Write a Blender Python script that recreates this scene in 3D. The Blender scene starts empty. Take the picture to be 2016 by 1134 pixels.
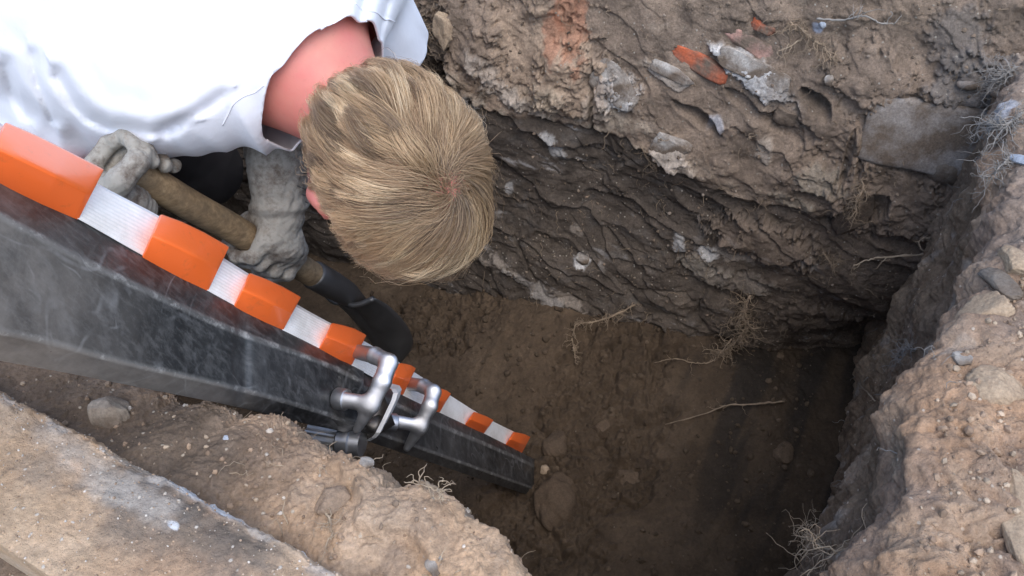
import bpy, bmesh, math, random
import numpy as np
from mathutils import Matrix, Vector

# ------------------------------------------------------------------ camera, sky, sun, exposure
scene = bpy.context.scene
HC = 0.62                                   # camera height over the ground
FLOOR = -0.78                               # pit floor
FPX = 1582.0                                # focal length in photo pixels (2016 wide)
pit = math.radians(47)
_F = np.array([0, math.cos(pit), -math.sin(pit)]); _U = np.array([0, math.sin(pit), math.cos(pit)]); _R = np.array([1.0, 0, 0])
_s = -0.0793; _c = math.sqrt(1 - _s * _s)
CR = _c * _R + _s * _U; CU = -_s * _R + _c * _U; CF = _F
CAM = np.array([0, 0, HC])
cd = bpy.data.cameras.new("camera"); cam = bpy.data.objects.new("camera", cd)
scene.collection.objects.link(cam)
cd.sensor_width = 36.0; cd.lens = 36.0 * FPX / 2016.0; cd.clip_start = 0.02; cd.clip_end = 500
M = Matrix.Identity(4)
for i in range(3):
    M[i][0] = CR[i]; M[i][1] = CU[i]; M[i][2] = -CF[i]; M[i][3] = CAM[i]
cam.matrix_world = M
scene.camera = cam
SUN_EL, SUN_AZ = math.radians(62), math.radians(165)
world = bpy.data.worlds.new("World"); scene.world = world; world.use_nodes = True
wn = world.node_tree.nodes; wl = world.node_tree.links
sky = wn.new("ShaderNodeTexSky"); sky.sky_type = 'NISHITA'; sky.sun_disc = False
sky.sun_elevation = SUN_EL; sky.sun_rotation = SUN_AZ
sky.air_density = 1.0; sky.dust_density = 1.6; sky.ozone_density = 1.0
wl.new(sky.outputs[0], wn["Background"].inputs[0]); wn["Background"].inputs[1].default_value = 0.15
sd = bpy.data.lights.new("sun", 'SUN'); sd.energy = 1.0; sd.angle = math.radians(60); sd.color = (1.0, 0.97, 0.92)
sun = bpy.data.objects.new("sun", sd); scene.collection.objects.link(sun)
sdir = Vector((math.sin(SUN_AZ) * math.cos(SUN_EL), math.cos(SUN_AZ) * math.cos(SUN_EL), math.sin(SUN_EL)))
sun.rotation_euler = sdir.to_track_quat('Z', 'Y').to_euler(); sun.location = (0, 0, 5)
vs = scene.view_settings
vs.view_transform = 'Standard'; vs.look = 'None'; vs.gamma = 1; vs.use_curve_mapping = False
vs.exposure = 1.08
scene.cycles.max_bounces = 8

# ------------------------------------------------------------------ helpers
def P(px, py, d):
    return CAM + d * (CF + CR * (px - 1008) / FPX - CU * (py - 567) / FPX)
def onz(px, py, z):
    r = CF + CR * (px - 1008) / FPX - CU * (py - 567) / FPX
    return CAM + r * ((z - HC) / r[2])
def proj(X):
    q = X - CAM; d = q @ CF
    d = np.where(np.abs(d) < 1e-4, 1e-4, d)
    return 1008 + FPX * (q @ CR) / d, 567 - FPX * (q @ CU) / d, d
def V(v): return np.array(v, float)
def nrm(v): v = np.asarray(v, float); return v / np.linalg.norm(v)
def sstep(a, b, x): t = np.clip((x - a) / (b - a), 0, 1); return t * t * (3 - 2 * t)

def _h(ix, iy, seed):
    a = (ix.astype(np.int64).astype(np.uint32) * np.uint32(374761393)) ^ (iy.astype(np.int64).astype(np.uint32) * np.uint32(668265263)) ^ np.uint32((seed * 2246822519) & 0xffffffff)
    a = (a ^ (a >> np.uint32(13))) * np.uint32(1274126177)
    a = (a ^ (a >> np.uint32(16))) * np.uint32(2654435761)
    return a ^ (a >> np.uint32(15))
def gn(x, y, seed=0):
    x = np.asarray(x, np.float32); y = np.asarray(y, np.float32)
    ix = np.floor(x); iy = np.floor(y); fx = x - ix; fy = y - iy
    ux = fx * fx * fx * (fx * (fx * 6 - 15) + 10); uy = fy * fy * fy * (fy * (fy * 6 - 15) + 10)
    def g(ox, oy):
        a = _h(ix + ox, iy + oy, seed).astype(np.float32) * np.float32(2 * math.pi / 4294967296.0)
        return np.cos(a) * (fx - ox) + np.sin(a) * (fy - oy)
    a = g(0, 0); b = g(1, 0); c = g(0, 1); d = g(1, 1)
    return 1.5 * ((a + (b - a) * ux) * (1 - uy) + (c + (d - c) * ux) * uy)
def fbm(x, y, o=5, seed=0, gain=0.5):
    s = 0; a = 1.0; t = 0
    for i in range(o):
        s = s + a * gn(x * 2.03 ** i + 17.3 * i, y * 2.03 ** i - 9.1 * i, seed + i); t += a; a *= gain
    return s / t
def ridged(x, y, o=5, seed=0, gain=0.5):
    s = 0; a = 1.0; t = 0
    for i in range(o):
        s = s + a * (1 - 2 * np.abs(gn(x * 2.03 ** i + 7.7 * i, y * 2.03 ** i + 3.3 * i, seed + i))); t += a; a *= gain
    return s / t
def worley(x, y, seed=0):
    ix = np.floor(x); iy = np.floor(y)
    f1 = np.full(x.shape, 9.0, np.float32); f2 = f1.copy(); cid = np.zeros(x.shape, np.float32)
    for ox in (-1, 0, 1):
        for oy in (-1, 0, 1):
            cx = ix + ox; cy = iy + oy
            a = _h(cx, cy, seed).astype(np.float32) / 4294967296.0; b = _h(cx, cy, seed + 77).astype(np.float32) / 4294967296.0
            d = np.sqrt((cx + a - x) ** 2 + (cy + b - y) ** 2).astype(np.float32)
            n = d < f1
            f2 = np.where(n, f1, np.minimum(f2, d)); cid = np.where(n, _h(cx, cy, seed + 5).astype(np.float32) / 4294967296.0, cid); f1 = np.where(n, d, f1)
    return f1, f2, cid

def link(o, parent=None):
    scene.collection.objects.link(o)
    if parent is not None: o.parent = parent
    return o
def mesh_np(name, verts, quads, mat=None, parent=None, smooth=True, col=None, tris=None):
    me = bpy.data.meshes.new(name)
    verts = np.asarray(verts, np.float32); quads = np.asarray(quads, np.int32).reshape(-1, 4)
    nq = len(quads); nt = 0 if tris is None else len(tris)
    me.vertices.add(len(verts)); me.vertices.foreach_set("co", verts.ravel())
    loops = quads.ravel()
    starts = np.arange(nq, dtype=np.int32) * 4
    if nt:
        loops = np.concatenate([loops, np.asarray(tris, np.int32).ravel()])
        starts = np.concatenate([starts, nq * 4 + np.arange(nt, dtype=np.int32) * 3])
    me.loops.add(len(loops)); me.loops.foreach_set("vertex_index", loops)
    me.polygons.add(nq + nt); me.polygons.foreach_set("loop_start", starts)
    me.update(calc_edges=True); me.validate()
    me.polygons.foreach_set("use_smooth", np.full(nq + nt, smooth, bool))
    if col is not None:
        ca = me.color_attributes.new("Col", 'FLOAT_COLOR', 'POINT')
        c4 = np.ones((len(verts), 4), np.float32); c4[:, :3] = col
        ca.data.foreach_set("color", c4.ravel())
    if mat: me.materials.append(mat)
    o = bpy.data.objects.new(name, me)
    return link(o, parent)
def grid_quads(nu, nv):
    i = np.arange(nu * nv).reshape(nu, nv)
    return np.stack([i[:-1, :-1], i[1:, :-1], i[1:, 1:], i[:-1, 1:]], -1).reshape(-1, 4)
def tag(o, label, cat, group=None):
    o['label'] = label; o['category'] = cat
    if group: o['group'] = group
    return o
def thing(name, label, cat, loc=(0, 0, 0), group=None):
    o = bpy.data.objects.new(name, None); link(o); o.location = loc
    o.empty_display_size = 0.05
    return tag(o, label, cat, group)
def child(o, root):                          # keeps world coordinates of geometry
    o.parent = root; o.matrix_parent_inverse = Matrix.Translation(root.location).inverted()
    return o

# signed distance tools: surface nets over a sparse grid
def caps(p, a, b, ra, rb):
    a = V(a); b = V(b); ab = b - a; L = ab @ ab
    t = np.clip(((p - a) @ ab) / L, 0, 1)
    return np.linalg.norm(p - a - t[:, None] * ab, axis=1) - (ra + (rb - ra) * t)
def ell(p, c, r, ax=None):
    q = p - V(c)
    if ax is not None: q = q @ np.array(ax).T
    r = V(r); k0 = np.linalg.norm(q / r, axis=1); k1 = np.linalg.norm(q / (r * r), axis=1) + 1e-9
    return k0 * (k0 - 1) / k1
def su(a, b, k):
    h = np.clip(0.5 + 0.5 * (b - a) / k, 0, 1)
    return b + (a - b) * h - k * h * (1 - h)
def ss(a, b, k): return -su(-a, b, k)        # a minus b
def surfnet(f, lo, hi, h, proj_it=2, margin=1.6):
    B = 8
    lo = V(lo); n = np.ceil((V(hi) - lo) / h / B).astype(int) * B + 1
    G = np.empty(n, np.float32)
    nb = (n - 1) // B
    bi = np.stack(np.meshgrid(*[np.arange(k) for k in nb], indexing='ij'), -1).reshape(-1, 3)
    cen = lo + (bi * B + B / 2) * h
    fc = f(cen)
    G[...] = 1
    near = np.abs(fc) < B * h * 0.87 * margin
    for k in np.where(~near & (fc < 0))[0]:
        a = bi[k] * B; G[a[0]:a[0] + B + 1, a[1]:a[1] + B + 1, a[2]:a[2] + B + 1] = -1
    off = np.stack(np.meshgrid(*[np.arange(B + 1)] * 3, indexing='ij'), -1).reshape(-1, 3)
    nk = np.where(near)[0]
    for s in range(0, len(nk), 400):
        kk = nk[s:s + 400]
        pts = (bi[kk][:, None, :] * B + off[None]).reshape(-1, 3)
        v = f(lo + pts * h)
        G[pts[:, 0], pts[:, 1], pts[:, 2]] = v
    ins = G < 0
    m = [k - 1 for k in n]
    cnt = np.zeros(m, np.uint8); acc = np.zeros(m + [3], np.float32)
    ed = []
    for ax in range(3):
        sl0 = [slice(None)] * 3; sl1 = [slice(None)] * 3; sl0[ax] = slice(0, -1); sl1[ax] = slice(1, None)
        a = G[tuple(sl0)]; b = G[tuple(sl1)]
        idx = np.argwhere((a < 0) != (b < 0))
        av = a[tuple(idx.T)]; bv = b[tuple(idx.T)]
        t = av / (av - bv)
        pos = idx.astype(np.float32); pos[:, ax] += t
        o1, o2 = [k for k in range(3) if k != ax]
        good = (idx[:, o1] > 0) & (idx[:, o2] > 0) & (idx[:, o1] < m[o1]) & (idx[:, o2] < m[o2])
        for d1 in (0, -1):
            for d2 in (0, -1):
                c = idx.copy(); c[:, o1] += d1; c[:, o2] += d2
                ok = (c >= 0).all(1) & (c < np.array(m)).all(1)
                cc = c[ok]
                np.add.at(cnt, tuple(cc.T), 1); np.add.at(acc, tuple(cc.T), pos[ok])
        ed.append((idx[good], av[good] < 0, ax, o1, o2))
    act = np.argwhere(cnt > 0)
    vid = np.full(m, -1, np.int32); vid[tuple(act.T)] = np.arange(len(act))
    verts = lo + acc[tuple(act.T)] / cnt[tuple(act.T)][:, None] * h
    quads = []
    for idx, neg, ax, o1, o2 in ed:
        def cell(d1, d2):
            c = idx.copy(); c[:, o1] += d1; c[:, o2] += d2; return vid[tuple(c.T)]
        q = np.stack([cell(-1, -1), cell(0, -1), cell(0, 0), cell(-1, 0)], 1)
        flip = neg if ax != 1 else ~neg
        q[~flip] = q[~flip][:, ::-1]
        quads.append(q)
    quads = np.concatenate(quads)
    for _ in range(proj_it):
        e = h * 0.3
        d = f(verts)
        g = np.stack([f(verts + np.eye(3)[k] * e) - f(verts - np.eye(3)[k] * e) for k in range(3)], 1) / (2 * e)
        gl = np.maximum((g * g).sum(1), 0.2)
        verts = verts - np.clip(d, -h, h)[:, None] * g / gl[:, None]
    return verts, quads
def tube(path, rad, n=6, caps_=True):
    path = np.asarray(path, float); m = len(path); rad = np.broadcast_to(rad, m)
    t = np.gradient(path, axis=0); t /= np.linalg.norm(t, axis=1)[:, None] + 1e-12
    u = np.cross(t[0], [0.3, 0.2, 1]); u /= np.linalg.norm(u) + 1e-12
    vs_ = []
    for i in range(m):
        u = u - (u @ t[i]) * t[i]; u /= np.linalg.norm(u) + 1e-12
        w = np.cross(t[i], u)
        for k in range(n):
            a = 2 * math.pi * k / n
            vs_.append(path[i] + rad[i] * (math.cos(a) * u + math.sin(a) * w))
    q = []
    for i in range(m - 1):
        for k in range(n):
            q.append((i * n + k, i * n + (k + 1) % n, (i + 1) * n + (k + 1) % n, (i + 1) * n + k))
    tr = []
    if caps_:
        for k in range(1, n - 1):
            tr.append((0, k + 1, k)); b = (m - 1) * n; tr.append((b, b + k, b + k + 1))
    return np.array(vs_), q, tr
class Parts:                                 # gathers tubes and lofts into one mesh
    def __init__(s): s.v = []; s.q = []; s.t = []; s.n = 0
    def add(s, v, q, t=()):
        s.v.append(np.asarray(v, float)); s.q += [tuple(int(i) + s.n for i in f) for f in q]; s.t += [tuple(int(i) + s.n for i in f) for f in t]; s.n += len(v)
    def build(s, name, mat, root=None, smooth=True):
        o = mesh_np(name, np.concatenate(s.v), np.array(s.q).reshape(-1, 4), mat, None, smooth, tris=np.array(s.t).reshape(-1, 3) if s.t else None)
        if root is not None: child(o, root)
        return o

# ------------------------------------------------------------------ materials
def nodes(name):
    m = bpy.data.materials.new(name); m.use_nodes = True
    nt = m.node_tree; return m, nt.nodes, nt.links, nt.nodes["Principled BSDF"]
def noise(N, L, co, scale, detail=4, rough=0.6):
    n = N.new("ShaderNodeTexNoise"); n.inputs['Scale'].default_value = scale; n.inputs['Detail'].default_value = detail; n.inputs['Roughness'].default_value = rough
    L.new(co, n.inputs['Vector']); return n.outputs['Fac']
def ramp(N, L, fac, stops):
    r = N.new("ShaderNodeValToRGB"); L.new(fac, r.inputs[0])
    els = r.color_ramp.elements
    while len(els) < len(stops): els.new(0.5)
    for e, (p, c) in zip(els, stops):
        e.position = p; e.color = (c, c, c, 1) if not isinstance(c, tuple) else (*c, 1)
    return r.outputs[0]
def mix(N, L, fac, a, b, mode='MIX'):
    n = N.new("ShaderNodeMix"); n.data_type = 'RGBA'; n.blend_type = mode
    for s, v in ((0, fac), (6, a), (7, b)):
        if isinstance(v, (int, float)): n.inputs[s].default_value = v
        elif isinstance(v, tuple): n.inputs[s].default_value = (*v, 1)
        else: L.new(v, n.inputs[s])
    return n.outputs[2]
def bump(N, L, h, strength, dist, prev=None):
    b = N.new("ShaderNodeBump"); b.inputs['Strength'].default_value = strength; b.inputs['Distance'].default_value = dist
    L.new(h, b.inputs['Height'])
    if prev is not None: L.new(prev, b.inputs['Normal'])
    return b.outputs[0]
def soil_mat(name, rough=0.95, speck=0.5, speckcol=(0.5, 0.45, 0.38), bumpk=1.0, var=0.35):
    m, N, L, B = nodes(name)
    co = N.new("ShaderNodeTexCoord").outputs['Object']
    at = N.new("ShaderNodeVertexColor"); at.layer_name = "Col"
    c = at.outputs[0]
    v1 = ramp(N, L, noise(N, L, co, 28, 6, 0.65), [(0.3, 1 - var), (0.7, 1 + var)])
    c = mix(N, L, 1.0, c, v1, 'MULTIPLY')
    v2 = ramp(N, L, noise(N, L, co, 240, 5, 0.7), [(0.3, 1 - var * 0.9), (0.72, 1 + var * 0.9)])
    c = mix(N, L, 1.0, c, v2, 'MULTIPLY')
    vo = N.new("ShaderNodeTexVoronoi"); vo.inputs['Scale'].default_value = 150; L.new(co, vo.inputs['Vector'])
    sep = N.new("ShaderNodeSeparateColor"); L.new(vo.outputs['Color'], sep.inputs[0])
    a = ramp(N, L, vo.outputs['Distance'], [(0.16, 1.0), (0.30, 0.0)])
    b = ramp(N, L, sep.outputs[0], [(1 - 0.12 * speck, 0.0), (1 - 0.10 * speck, 1.0)])
    f = mix(N, L, 1.0, a, b, 'MULTIPLY')
    c = mix(N, L, f, c, speckcol)
    L.new(c, B.inputs['Base Color'])
    B.inputs['Roughness'].default_value = rough; B.inputs['Specular IOR Level'].default_value = 0.25
    n = bump(N, L, noise(N, L, co, 130, 6, 0.7), 0.6 * bumpk, 0.006)
    n = bump(N, L, noise(N, L, co, 520, 4, 0.7), 0.5 * bumpk, 0.002, n)
    n = bump(N, L, f, 0.5, 0.002, n)
    L.new(n, B.inputs['Normal'])
    return m

# ------------------------------------------------------------------ the pit: walls, floor, banks
DARK = V((0.165, 0.133, 0.106)); GREYD = V((0.155, 0.142, 0.13)); BROWN = V((0.21, 0.16, 0.12)); TAN = V((0.33, 0.245, 0.175))
LIGHT = V((0.48, 0.41, 0.34)); WHITE = V((0.62, 0.60, 0.57)); RED = V((0.52, 0.15, 0.07)); PINK = V((0.5, 0.27, 0.21))
def lerpc(c, d, m): return c + (V(d) - c) * np.clip(m, 0, 1)[..., None]
def catmull(pts, n):
    p = np.asarray(pts, float); p = np.vstack([2 * p[0] - p[1], p, 2 * p[-1] - p[-2]]); out = []
    for i in range(1, len(p) - 2):
        t = np.linspace(0, 1, n, endpoint=False)[:, None]
        a, b, c, d = p[i - 1], p[i], p[i + 1], p[i + 2]
        out.append(0.5 * (2 * b + (c - a) * t + (2 * a - 5 * b + 4 * c - d) * t ** 2 + (3 * b - a - 3 * c + d) * t ** 3))
    out.append(p[-2][None]); return np.vstack(out)
class Sheet:                                 # a parametric earth face: (u, v) -> point and normal, findable by photo position
    def locate(s, px, py):
        x, y, d = s.cache
        k = np.where(d > 0.1, (x - px) ** 2 + (y - py) ** 2, 1e12).argmin()
        return s.cu.ravel()[k], s.cv.ravel()[k]
    def prep(s, u0, u1, v0, v1):
        s.cu, s.cv = np.meshgrid(np.linspace(u0, u1, 400), np.linspace(v0, v1, 260), indexing='ij')
        X, N = s.base(s.cu, s.cv); s.cache = proj(X.reshape(-1, 3)); 
    def blob(s, u, v, px, py, ru, rv, ang=0.0, seed=0, rag=0.5, sc=45, soft=0.10):
        a, b = s.locate(px, py)
        du = u - a; dv = v - b; c, sn = math.cos(ang), math.sin(ang)
        m = np.zeros(u.shape, np.float32)
        k = (np.abs(du) < 3 * max(ru, rv)) & (np.abs(dv) < 3 * max(ru, rv))
        x = (du[k] * c + dv[k] * sn) / ru; y = (-du[k] * sn + dv[k] * c) / rv
        r = np.sqrt(x * x + y * y) + rag * fbm(u[k] * sc, v[k] * sc, 4, 900 + seed, 0.65)
        m[k] = sstep(0.98 + soft, 0.98 - soft, r); return m
    def point(s, px, py, off=0.0):           # final displaced surface point seen near a photo position
        k = s.pick(px, py)
        return s.fv[k] + s.fn[k] * off
    def pick(s, px, py):                     # the nearest of the surface points seen there, not one hidden behind
        d2 = (s.fx - px) ** 2 + (s.fy - py) ** 2 + np.where(s.fd < 0.1, 1e9, 0)
        c = np.where(d2 < max(36.0, d2.min() * 1.5))[0]
        return c[(s.fd[c] + 0.002 * np.sqrt(d2[c])).argmin()]
    def nrm_at(s, px, py): return s.fn[s.pick(px, py)]
    def finish(s, verts, normals):
        s.fv = verts.reshape(-1, 3)[::3]; s.fn = normals.reshape(-1, 3)[::3]; s.fx, s.fy, s.fd = proj(s.fv)

# --- far face of the trench
class FarWall(Sheet):
    def __init__(s):
        pts = catmull([(-1.7, 1.95), (-0.9, 1.64), (-0.28, 1.373), (0.05, 1.215), (0.37, 1.085), (0.62, 1.06), (0.88, 1.09), (1.5, 1.20)], 60)
        L = np.concatenate([[0], np.cumsum(np.linalg.norm(np.diff(pts, axis=0), axis=1))])
        i0 = np.argmin(np.linalg.norm(pts - V((-0.28, 1.373)), axis=1)); s.L = L - L[i0]; s.pts = pts
    def base(s, u, v):
        w = sstep(-0.80, -0.42, v)                                       # the upper face runs straight on; the foot is dug back into a corner
        def pl(k):
            x = np.interp(k, s.L, s.pts[:, 0]); y = np.interp(k, s.L, s.pts[:, 1]); m = sstep(0.35, 0.60, k) * w
            return x * (1 - m) + (-0.28 + 0.91 * k) * m, y * (1 - m) + (1.373 - 0.415 * k) * m
        x, y = pl(u); e = 0.03; xa, ya = pl(u + e); xb, yb = pl(u - e); tx = xa - xb; ty = ya - yb
        l = np.hypot(tx, ty); nx, ny = ty / l, -tx / l
        lean = 0.02 * sstep(-0.75, -0.3, v) + 0.10 * np.clip((v + 0.28) / 0.4, 0, 1.2) ** 1.3 
        X = np.stack([x - nx * lean, y - ny * lean, v], -1)
        sl = 0.25 * sstep(-0.35, 0, v) + 0.05
        N = np.stack([nx, ny, sl], -1); N /= np.linalg.norm(N, axis=-1)[..., None]
        return X, N
fw = FarWall(); fw.prep(-0.7, 1.35, FLOOR - 0.02, 0.14)
us = np.concatenate([np.linspace(-1.3, -0.3, 160, endpoint=False), np.linspace(-0.3, 1.12, 900), np.linspace(1.12, 1.4, 40)[1:]])
vsg = np.linspace(FLOOR - 0.05, 0.14, 540)
u, v = np.meshgrid(us, vsg, indexing='ij'); u = u.astype(np.float32); v = v.astype(np.float32)
X, NN = fw.base(u, v)
L1 = [fw.locate(*q) for q in [(800, 150), (880, 175), (960, 205), (1060, 232), (1170, 258), (1235, 275), (1300, 312), (1400, 352), (1470, 388), (1560, 402), (1640, 432), (1690, 470), (1760, 500)]]
L1 = np.array(sorted(L1)); zl = np.interp(u, L1[:, 0], L1[:, 1]) + 0.012 * fbm(u * 9, v * 2, 4, 3) + 0.006 * gn(u * 60, v * 20, 4)
above = sstep(-0.006, 0.010, v - zl)
wx = u + 0.05 * fbm(u * 4, v * 4, 3, 21); wz = v + 0.03 * fbm(u * 4 + 9, v * 5, 4, 22)
def ledges(dip, gap, seed, sharp=0.06, wob=0.5):
    ph = (wz + dip * wx) / gap + wob * fbm(u * 3.3, v * 5.5, 4, seed) + 0.12 * gn(u * 28, v * 28, seed + 9)
    k = np.floor(ph); t = ph - k
    amp = (_h(k, np.floor(k * 0 + u * 2.2 + 0.6 * gn(u * 2, v * 2, seed + 3)), seed) & np.uint32(1023)).astype(np.float32) / 1023
    prof = np.where(t < sharp, t / sharp, 1 - 0.97 * ((t - sharp) / (1 - sharp)) ** 0.8)
    return prof * (0.35 + 0.65 * amp), t
le1, t1 = ledges(0.50, 0.14, 31, 0.05, 1.3)
le2, t2 = ledges(0.62, 0.060, 41, 0.09, 1.2)
le3, t3 = ledges(0.46, 0.026, 51, 0.15, 1.3)
gate2 = sstep(0.40, 0.70, 0.5 + 0.8 * fbm(u * 5, v * 7, 3, 55)); gate3 = sstep(0.50, 0.75, 0.5 + 0.9 * fbm(u * 7, v * 9, 3, 56))
rightfade = sstep(0.70, 0.9, u)
lm = (1 - above) * (1 - 0.55 * rightfade)
big = fbm(u * 3.0, v * 3.0, 3, 11)
f1, f2, cid = worley(u * 26 + 0.5 * gn(u * 14, v * 14, 5), v * 34 + 0.5 * gn(u * 14, v * 14, 6), 7)
g1, g2, gid = worley(u * 70 + 0.4 * gn(u * 50, v * 50, 8), v * 80, 9)
clod = np.sqrt(np.clip(1 - f1 * f1, 0, 1)) * (0.3 + 0.7 * cid); clod2 = np.sqrt(np.clip(1 - g1 * g1, 0, 1)) * gid
crumb = np.clip(0.5 + 0.9 * fbm(u * 6, v * 6, 3, 13), 0, 1); crumbg = sstep(0.45, 0.85, crumb)
al_ = u * .87 - v * .49; ac_ = u * .49 + v * .87
sm = 0.30 + 0.70 * sstep(0.42, 0.66, 0.5 + 0.9 * fbm(al_ * 5, ac_ * 8, 3, 150))          # broad trowelled faces between crumbly patches
k1, k2, kid = worley(al_ * 6.5 + .45 * fbm(u * 8, v * 8, 3, 151), ac_ * 15 + .45 * fbm(u * 8, v * 8, 3, 152), 153)
m1, m2, mid_ = worley(al_ * 15 + .5 * fbm(u * 16, v * 16, 3, 154), ac_ * 30 + .5 * fbm(u * 16, v * 16, 3, 155), 156)
facet = (kid - .5) * sstep(0.0, .34, k2 - k1) + .12 * (mid_ - .5) * sstep(0.0, .4, m2 - m1)
slope = (np.mod(kid * 7.3, 1) - .35) * k1 * 1.1
disp = 0.016 * (facet + slope) * (1 - .6 * above) + 0.024 * big + 0.008 * fbm(u * 13, v * 15, 4, 14) + lm * (0.75 * (0.006 + 0.020 * sstep(0.35, 0.75, 0.5 + 0.9 * fbm(u * 3.5, v * 5, 3, 57))) * (le1 - 0.5) + 0.006 * le2 * gate2 + 0.0025 * le3 * gate3 + 0.006 * sm * fbm(u * 24, v * 40, 4, 58))
disp += above * (0.003 + 0.005 * (le2 - 0.3) * gate2 + 0.002 * le3 * gate3 + 0.006 * sm * fbm(u * 26, v * 34, 4, 59) + 0.010 * ridged(u * 8, v * 7, 3, 15))
disp += crumbg * ((0.003 + 0.010 * above) * clod + (0.001 + 0.0045 * above) * clod2) + sm * (0.0008 + 0.0022 * crumbg) * ridged(u * 38, v * 46, 4, 16) + sm * 0.0010 * fbm(u * 200, v * 200, 3, 17)
disp += 0.02 * sstep(0.2, 0.0, v - FLOOR) * sstep(0.3, 0.5, u) * sstep(1.0, 0.8, u)
# colour of the earth layers
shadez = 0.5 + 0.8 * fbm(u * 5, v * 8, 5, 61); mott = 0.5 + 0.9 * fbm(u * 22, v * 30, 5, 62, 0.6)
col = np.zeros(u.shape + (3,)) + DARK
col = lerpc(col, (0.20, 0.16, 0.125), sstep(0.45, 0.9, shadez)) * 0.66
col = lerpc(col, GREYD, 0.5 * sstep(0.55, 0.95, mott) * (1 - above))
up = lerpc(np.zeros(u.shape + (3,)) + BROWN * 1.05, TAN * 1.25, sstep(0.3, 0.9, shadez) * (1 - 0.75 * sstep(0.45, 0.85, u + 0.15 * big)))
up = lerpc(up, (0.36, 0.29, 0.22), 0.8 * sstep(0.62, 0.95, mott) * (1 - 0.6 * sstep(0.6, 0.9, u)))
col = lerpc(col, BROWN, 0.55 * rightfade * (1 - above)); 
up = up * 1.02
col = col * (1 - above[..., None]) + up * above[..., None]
band = sstep(0.0, 0.012, v - zl) * sstep(0.075, 0.03, v - zl) * sstep(0.35, 0.7, mott) * (1 - sstep(0.55, 0.8, u))
col = lerpc(col, (0.42, 0.35, 0.27), 0.8 * band)
minl = (1 - above) * sstep(0.62, 0.82, 0.5 + 0.8 * fbm(u * 17 + 4 * v, (v + 0.36 * u) * 48, 5, 63, 0.6)) * sstep(0.5, 0.75, 0.5 + 0.9 * fbm(u * 4, v * 6, 3, 64))
col = lerpc(col, (0.36, 0.34, 0.32), 0.85 * minl)
for i, (px, py, ru, rv, ang, c, k, dz, rag) in enumerate([
    (1215, 170, .026, .024, -.5, WHITE, .85, .012, .7), (1325, 138, .03, .010, -.35, LIGHT, .8, .006, .6), (1490, 138, .050, .016, -.42, WHITE * 1.05, .9, .010, .6),
    (1440, 108, .03, .007, -.4, WHITE, .7, .004, .6), (1318, 290, .026, .018, -.5, LIGHT, .85, .010, .6), (1130, 150, .05, .05, 0, TAN * 1.25, .7, .012, .8),
    (1060, 85, .07, .06, 0, TAN * 1.252, .8, .006, .8), (1130, 35, .02, .05, .2, (0.42, 0.19, 0.11), .6, 0, .7), (1095, 60, .012, .03, .1, (0.45, 0.18, 0.10), .5, 0, .6), (930, 55, .045, .045, 0, BROWN * 1.2, .7, .01, .7), (835, 130, .04, .09, .2, DARK * .7, .85, -.012, .7), (880, 185, .04, .03, -.5, DARK * .7, .7, -.01, .7), (1560, 195, .05, .02, -.5, DARK, .6, 0, .7),
    (1080, 270, .014, .008, -.4, WHITE, .7, .002, .7), (1095, 300, .013, .01, -.4, WHITE, .6, .002, .7), (1146, 514, .014, .012, 0, WHITE, .9, .004, .4), (1135, 460, .012, .009, -.8, LIGHT, .6, 0, .5),
    (1340, 480, .01, .016, 0.2, WHITE, .7, .002, .6), (1395, 495, .02, .010, 0, WHITE, .75, .004, .7), (1440, 505, .03, .010, -.3, LIGHT, .6, .003, .8), (1390, 530, .04, .022, -.3, (0.27, 0.235, 0.19), .8, .010, .7), (1450, 555, .06, .02, -.1, (0.25, 0.21, 0.17), .8, .006, .8),
    (1000, 520, .03, .010, -.5, LIGHT, .6, .002, .8), (1070, 565, .06, .012, -.45, (0.36, 0.33, 0.3), .75, .004, .9), (1125, 580, .03, .010, -.4, LIGHT, .6, .002, .8), (1000, 610, .04, .016, -.3, LIGHT * .9, .65, .004, .9), (970, 520, .02, .012, -.5, LIGHT, .6, 0, .8), (1055, 630, .02, .010, 0, LIGHT, .5, 0, .8),
    (1410, 240, .012, .012, 0, (0.5, 0.5, 0.52), .7, .004, .5), (1510, 280, .010, .022, 0.1, LIGHT, .6, .004, .7), (1350, 320, .02, .012, -.3, LIGHT, .6, .004, .7), (1620, 340, .03, .02, 0, (0.3, 0.26, 0.2), .6, .004, .8), (1560, 380, .03, .01, -.2, (0.34, 0.29, 0.22), .6, .004, .8),
    (1615, 50, .006, .006, 0, (0.45, 0.5, 0.6), .7, 0, .5), (1905, 150, .035, .03, 0, GREYD * 1.5, .7, .01, .7), (1890, 60, .03, .03, 0, GREYD, .6, .008, .7), (960, 120, .03, .012, -.6, LIGHT, .6, .004, .8), (1000, 165, .04, .012, -.4, LIGHT * .95, .6, .006, .8), (1040, 195, .03, .010, -.3, LIGHT * .95, .7, .006, .8),
    (1000, 375, .008, .010, 0, WHITE, .6, 0, .5), (1085, 180, .025, .02, 0, (0.42, 0.34, 0.25), .7, .008, .6), (1180, 205, .02, .02, 0, (0.4, 0.33, 0.26), .6, .006, .7), (1720, 140, .05, .03, -.3, BROWN * 1.15, .6, .012, .7), (1640, 250, .04, .03, -.3, BROWN * 1.1, .6, .01, .7),
    (1500, 470, .07, .035, -.2, BROWN * 1.15, .7, .02, .6), (1760, 390, .07, .05, -.2, BROWN * 1.1, .6, .012, .7), (1600, 620, .06, .03, -.2, BROWN * .7, .5, .01, .7)]):
    m = fw.blob(u, v, px, py, ru * 1.35, rv * 1.35, ang, i, rag + .15, 45, .2)
    col = lerpc(col, c, k * m); disp += dz * m
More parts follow.
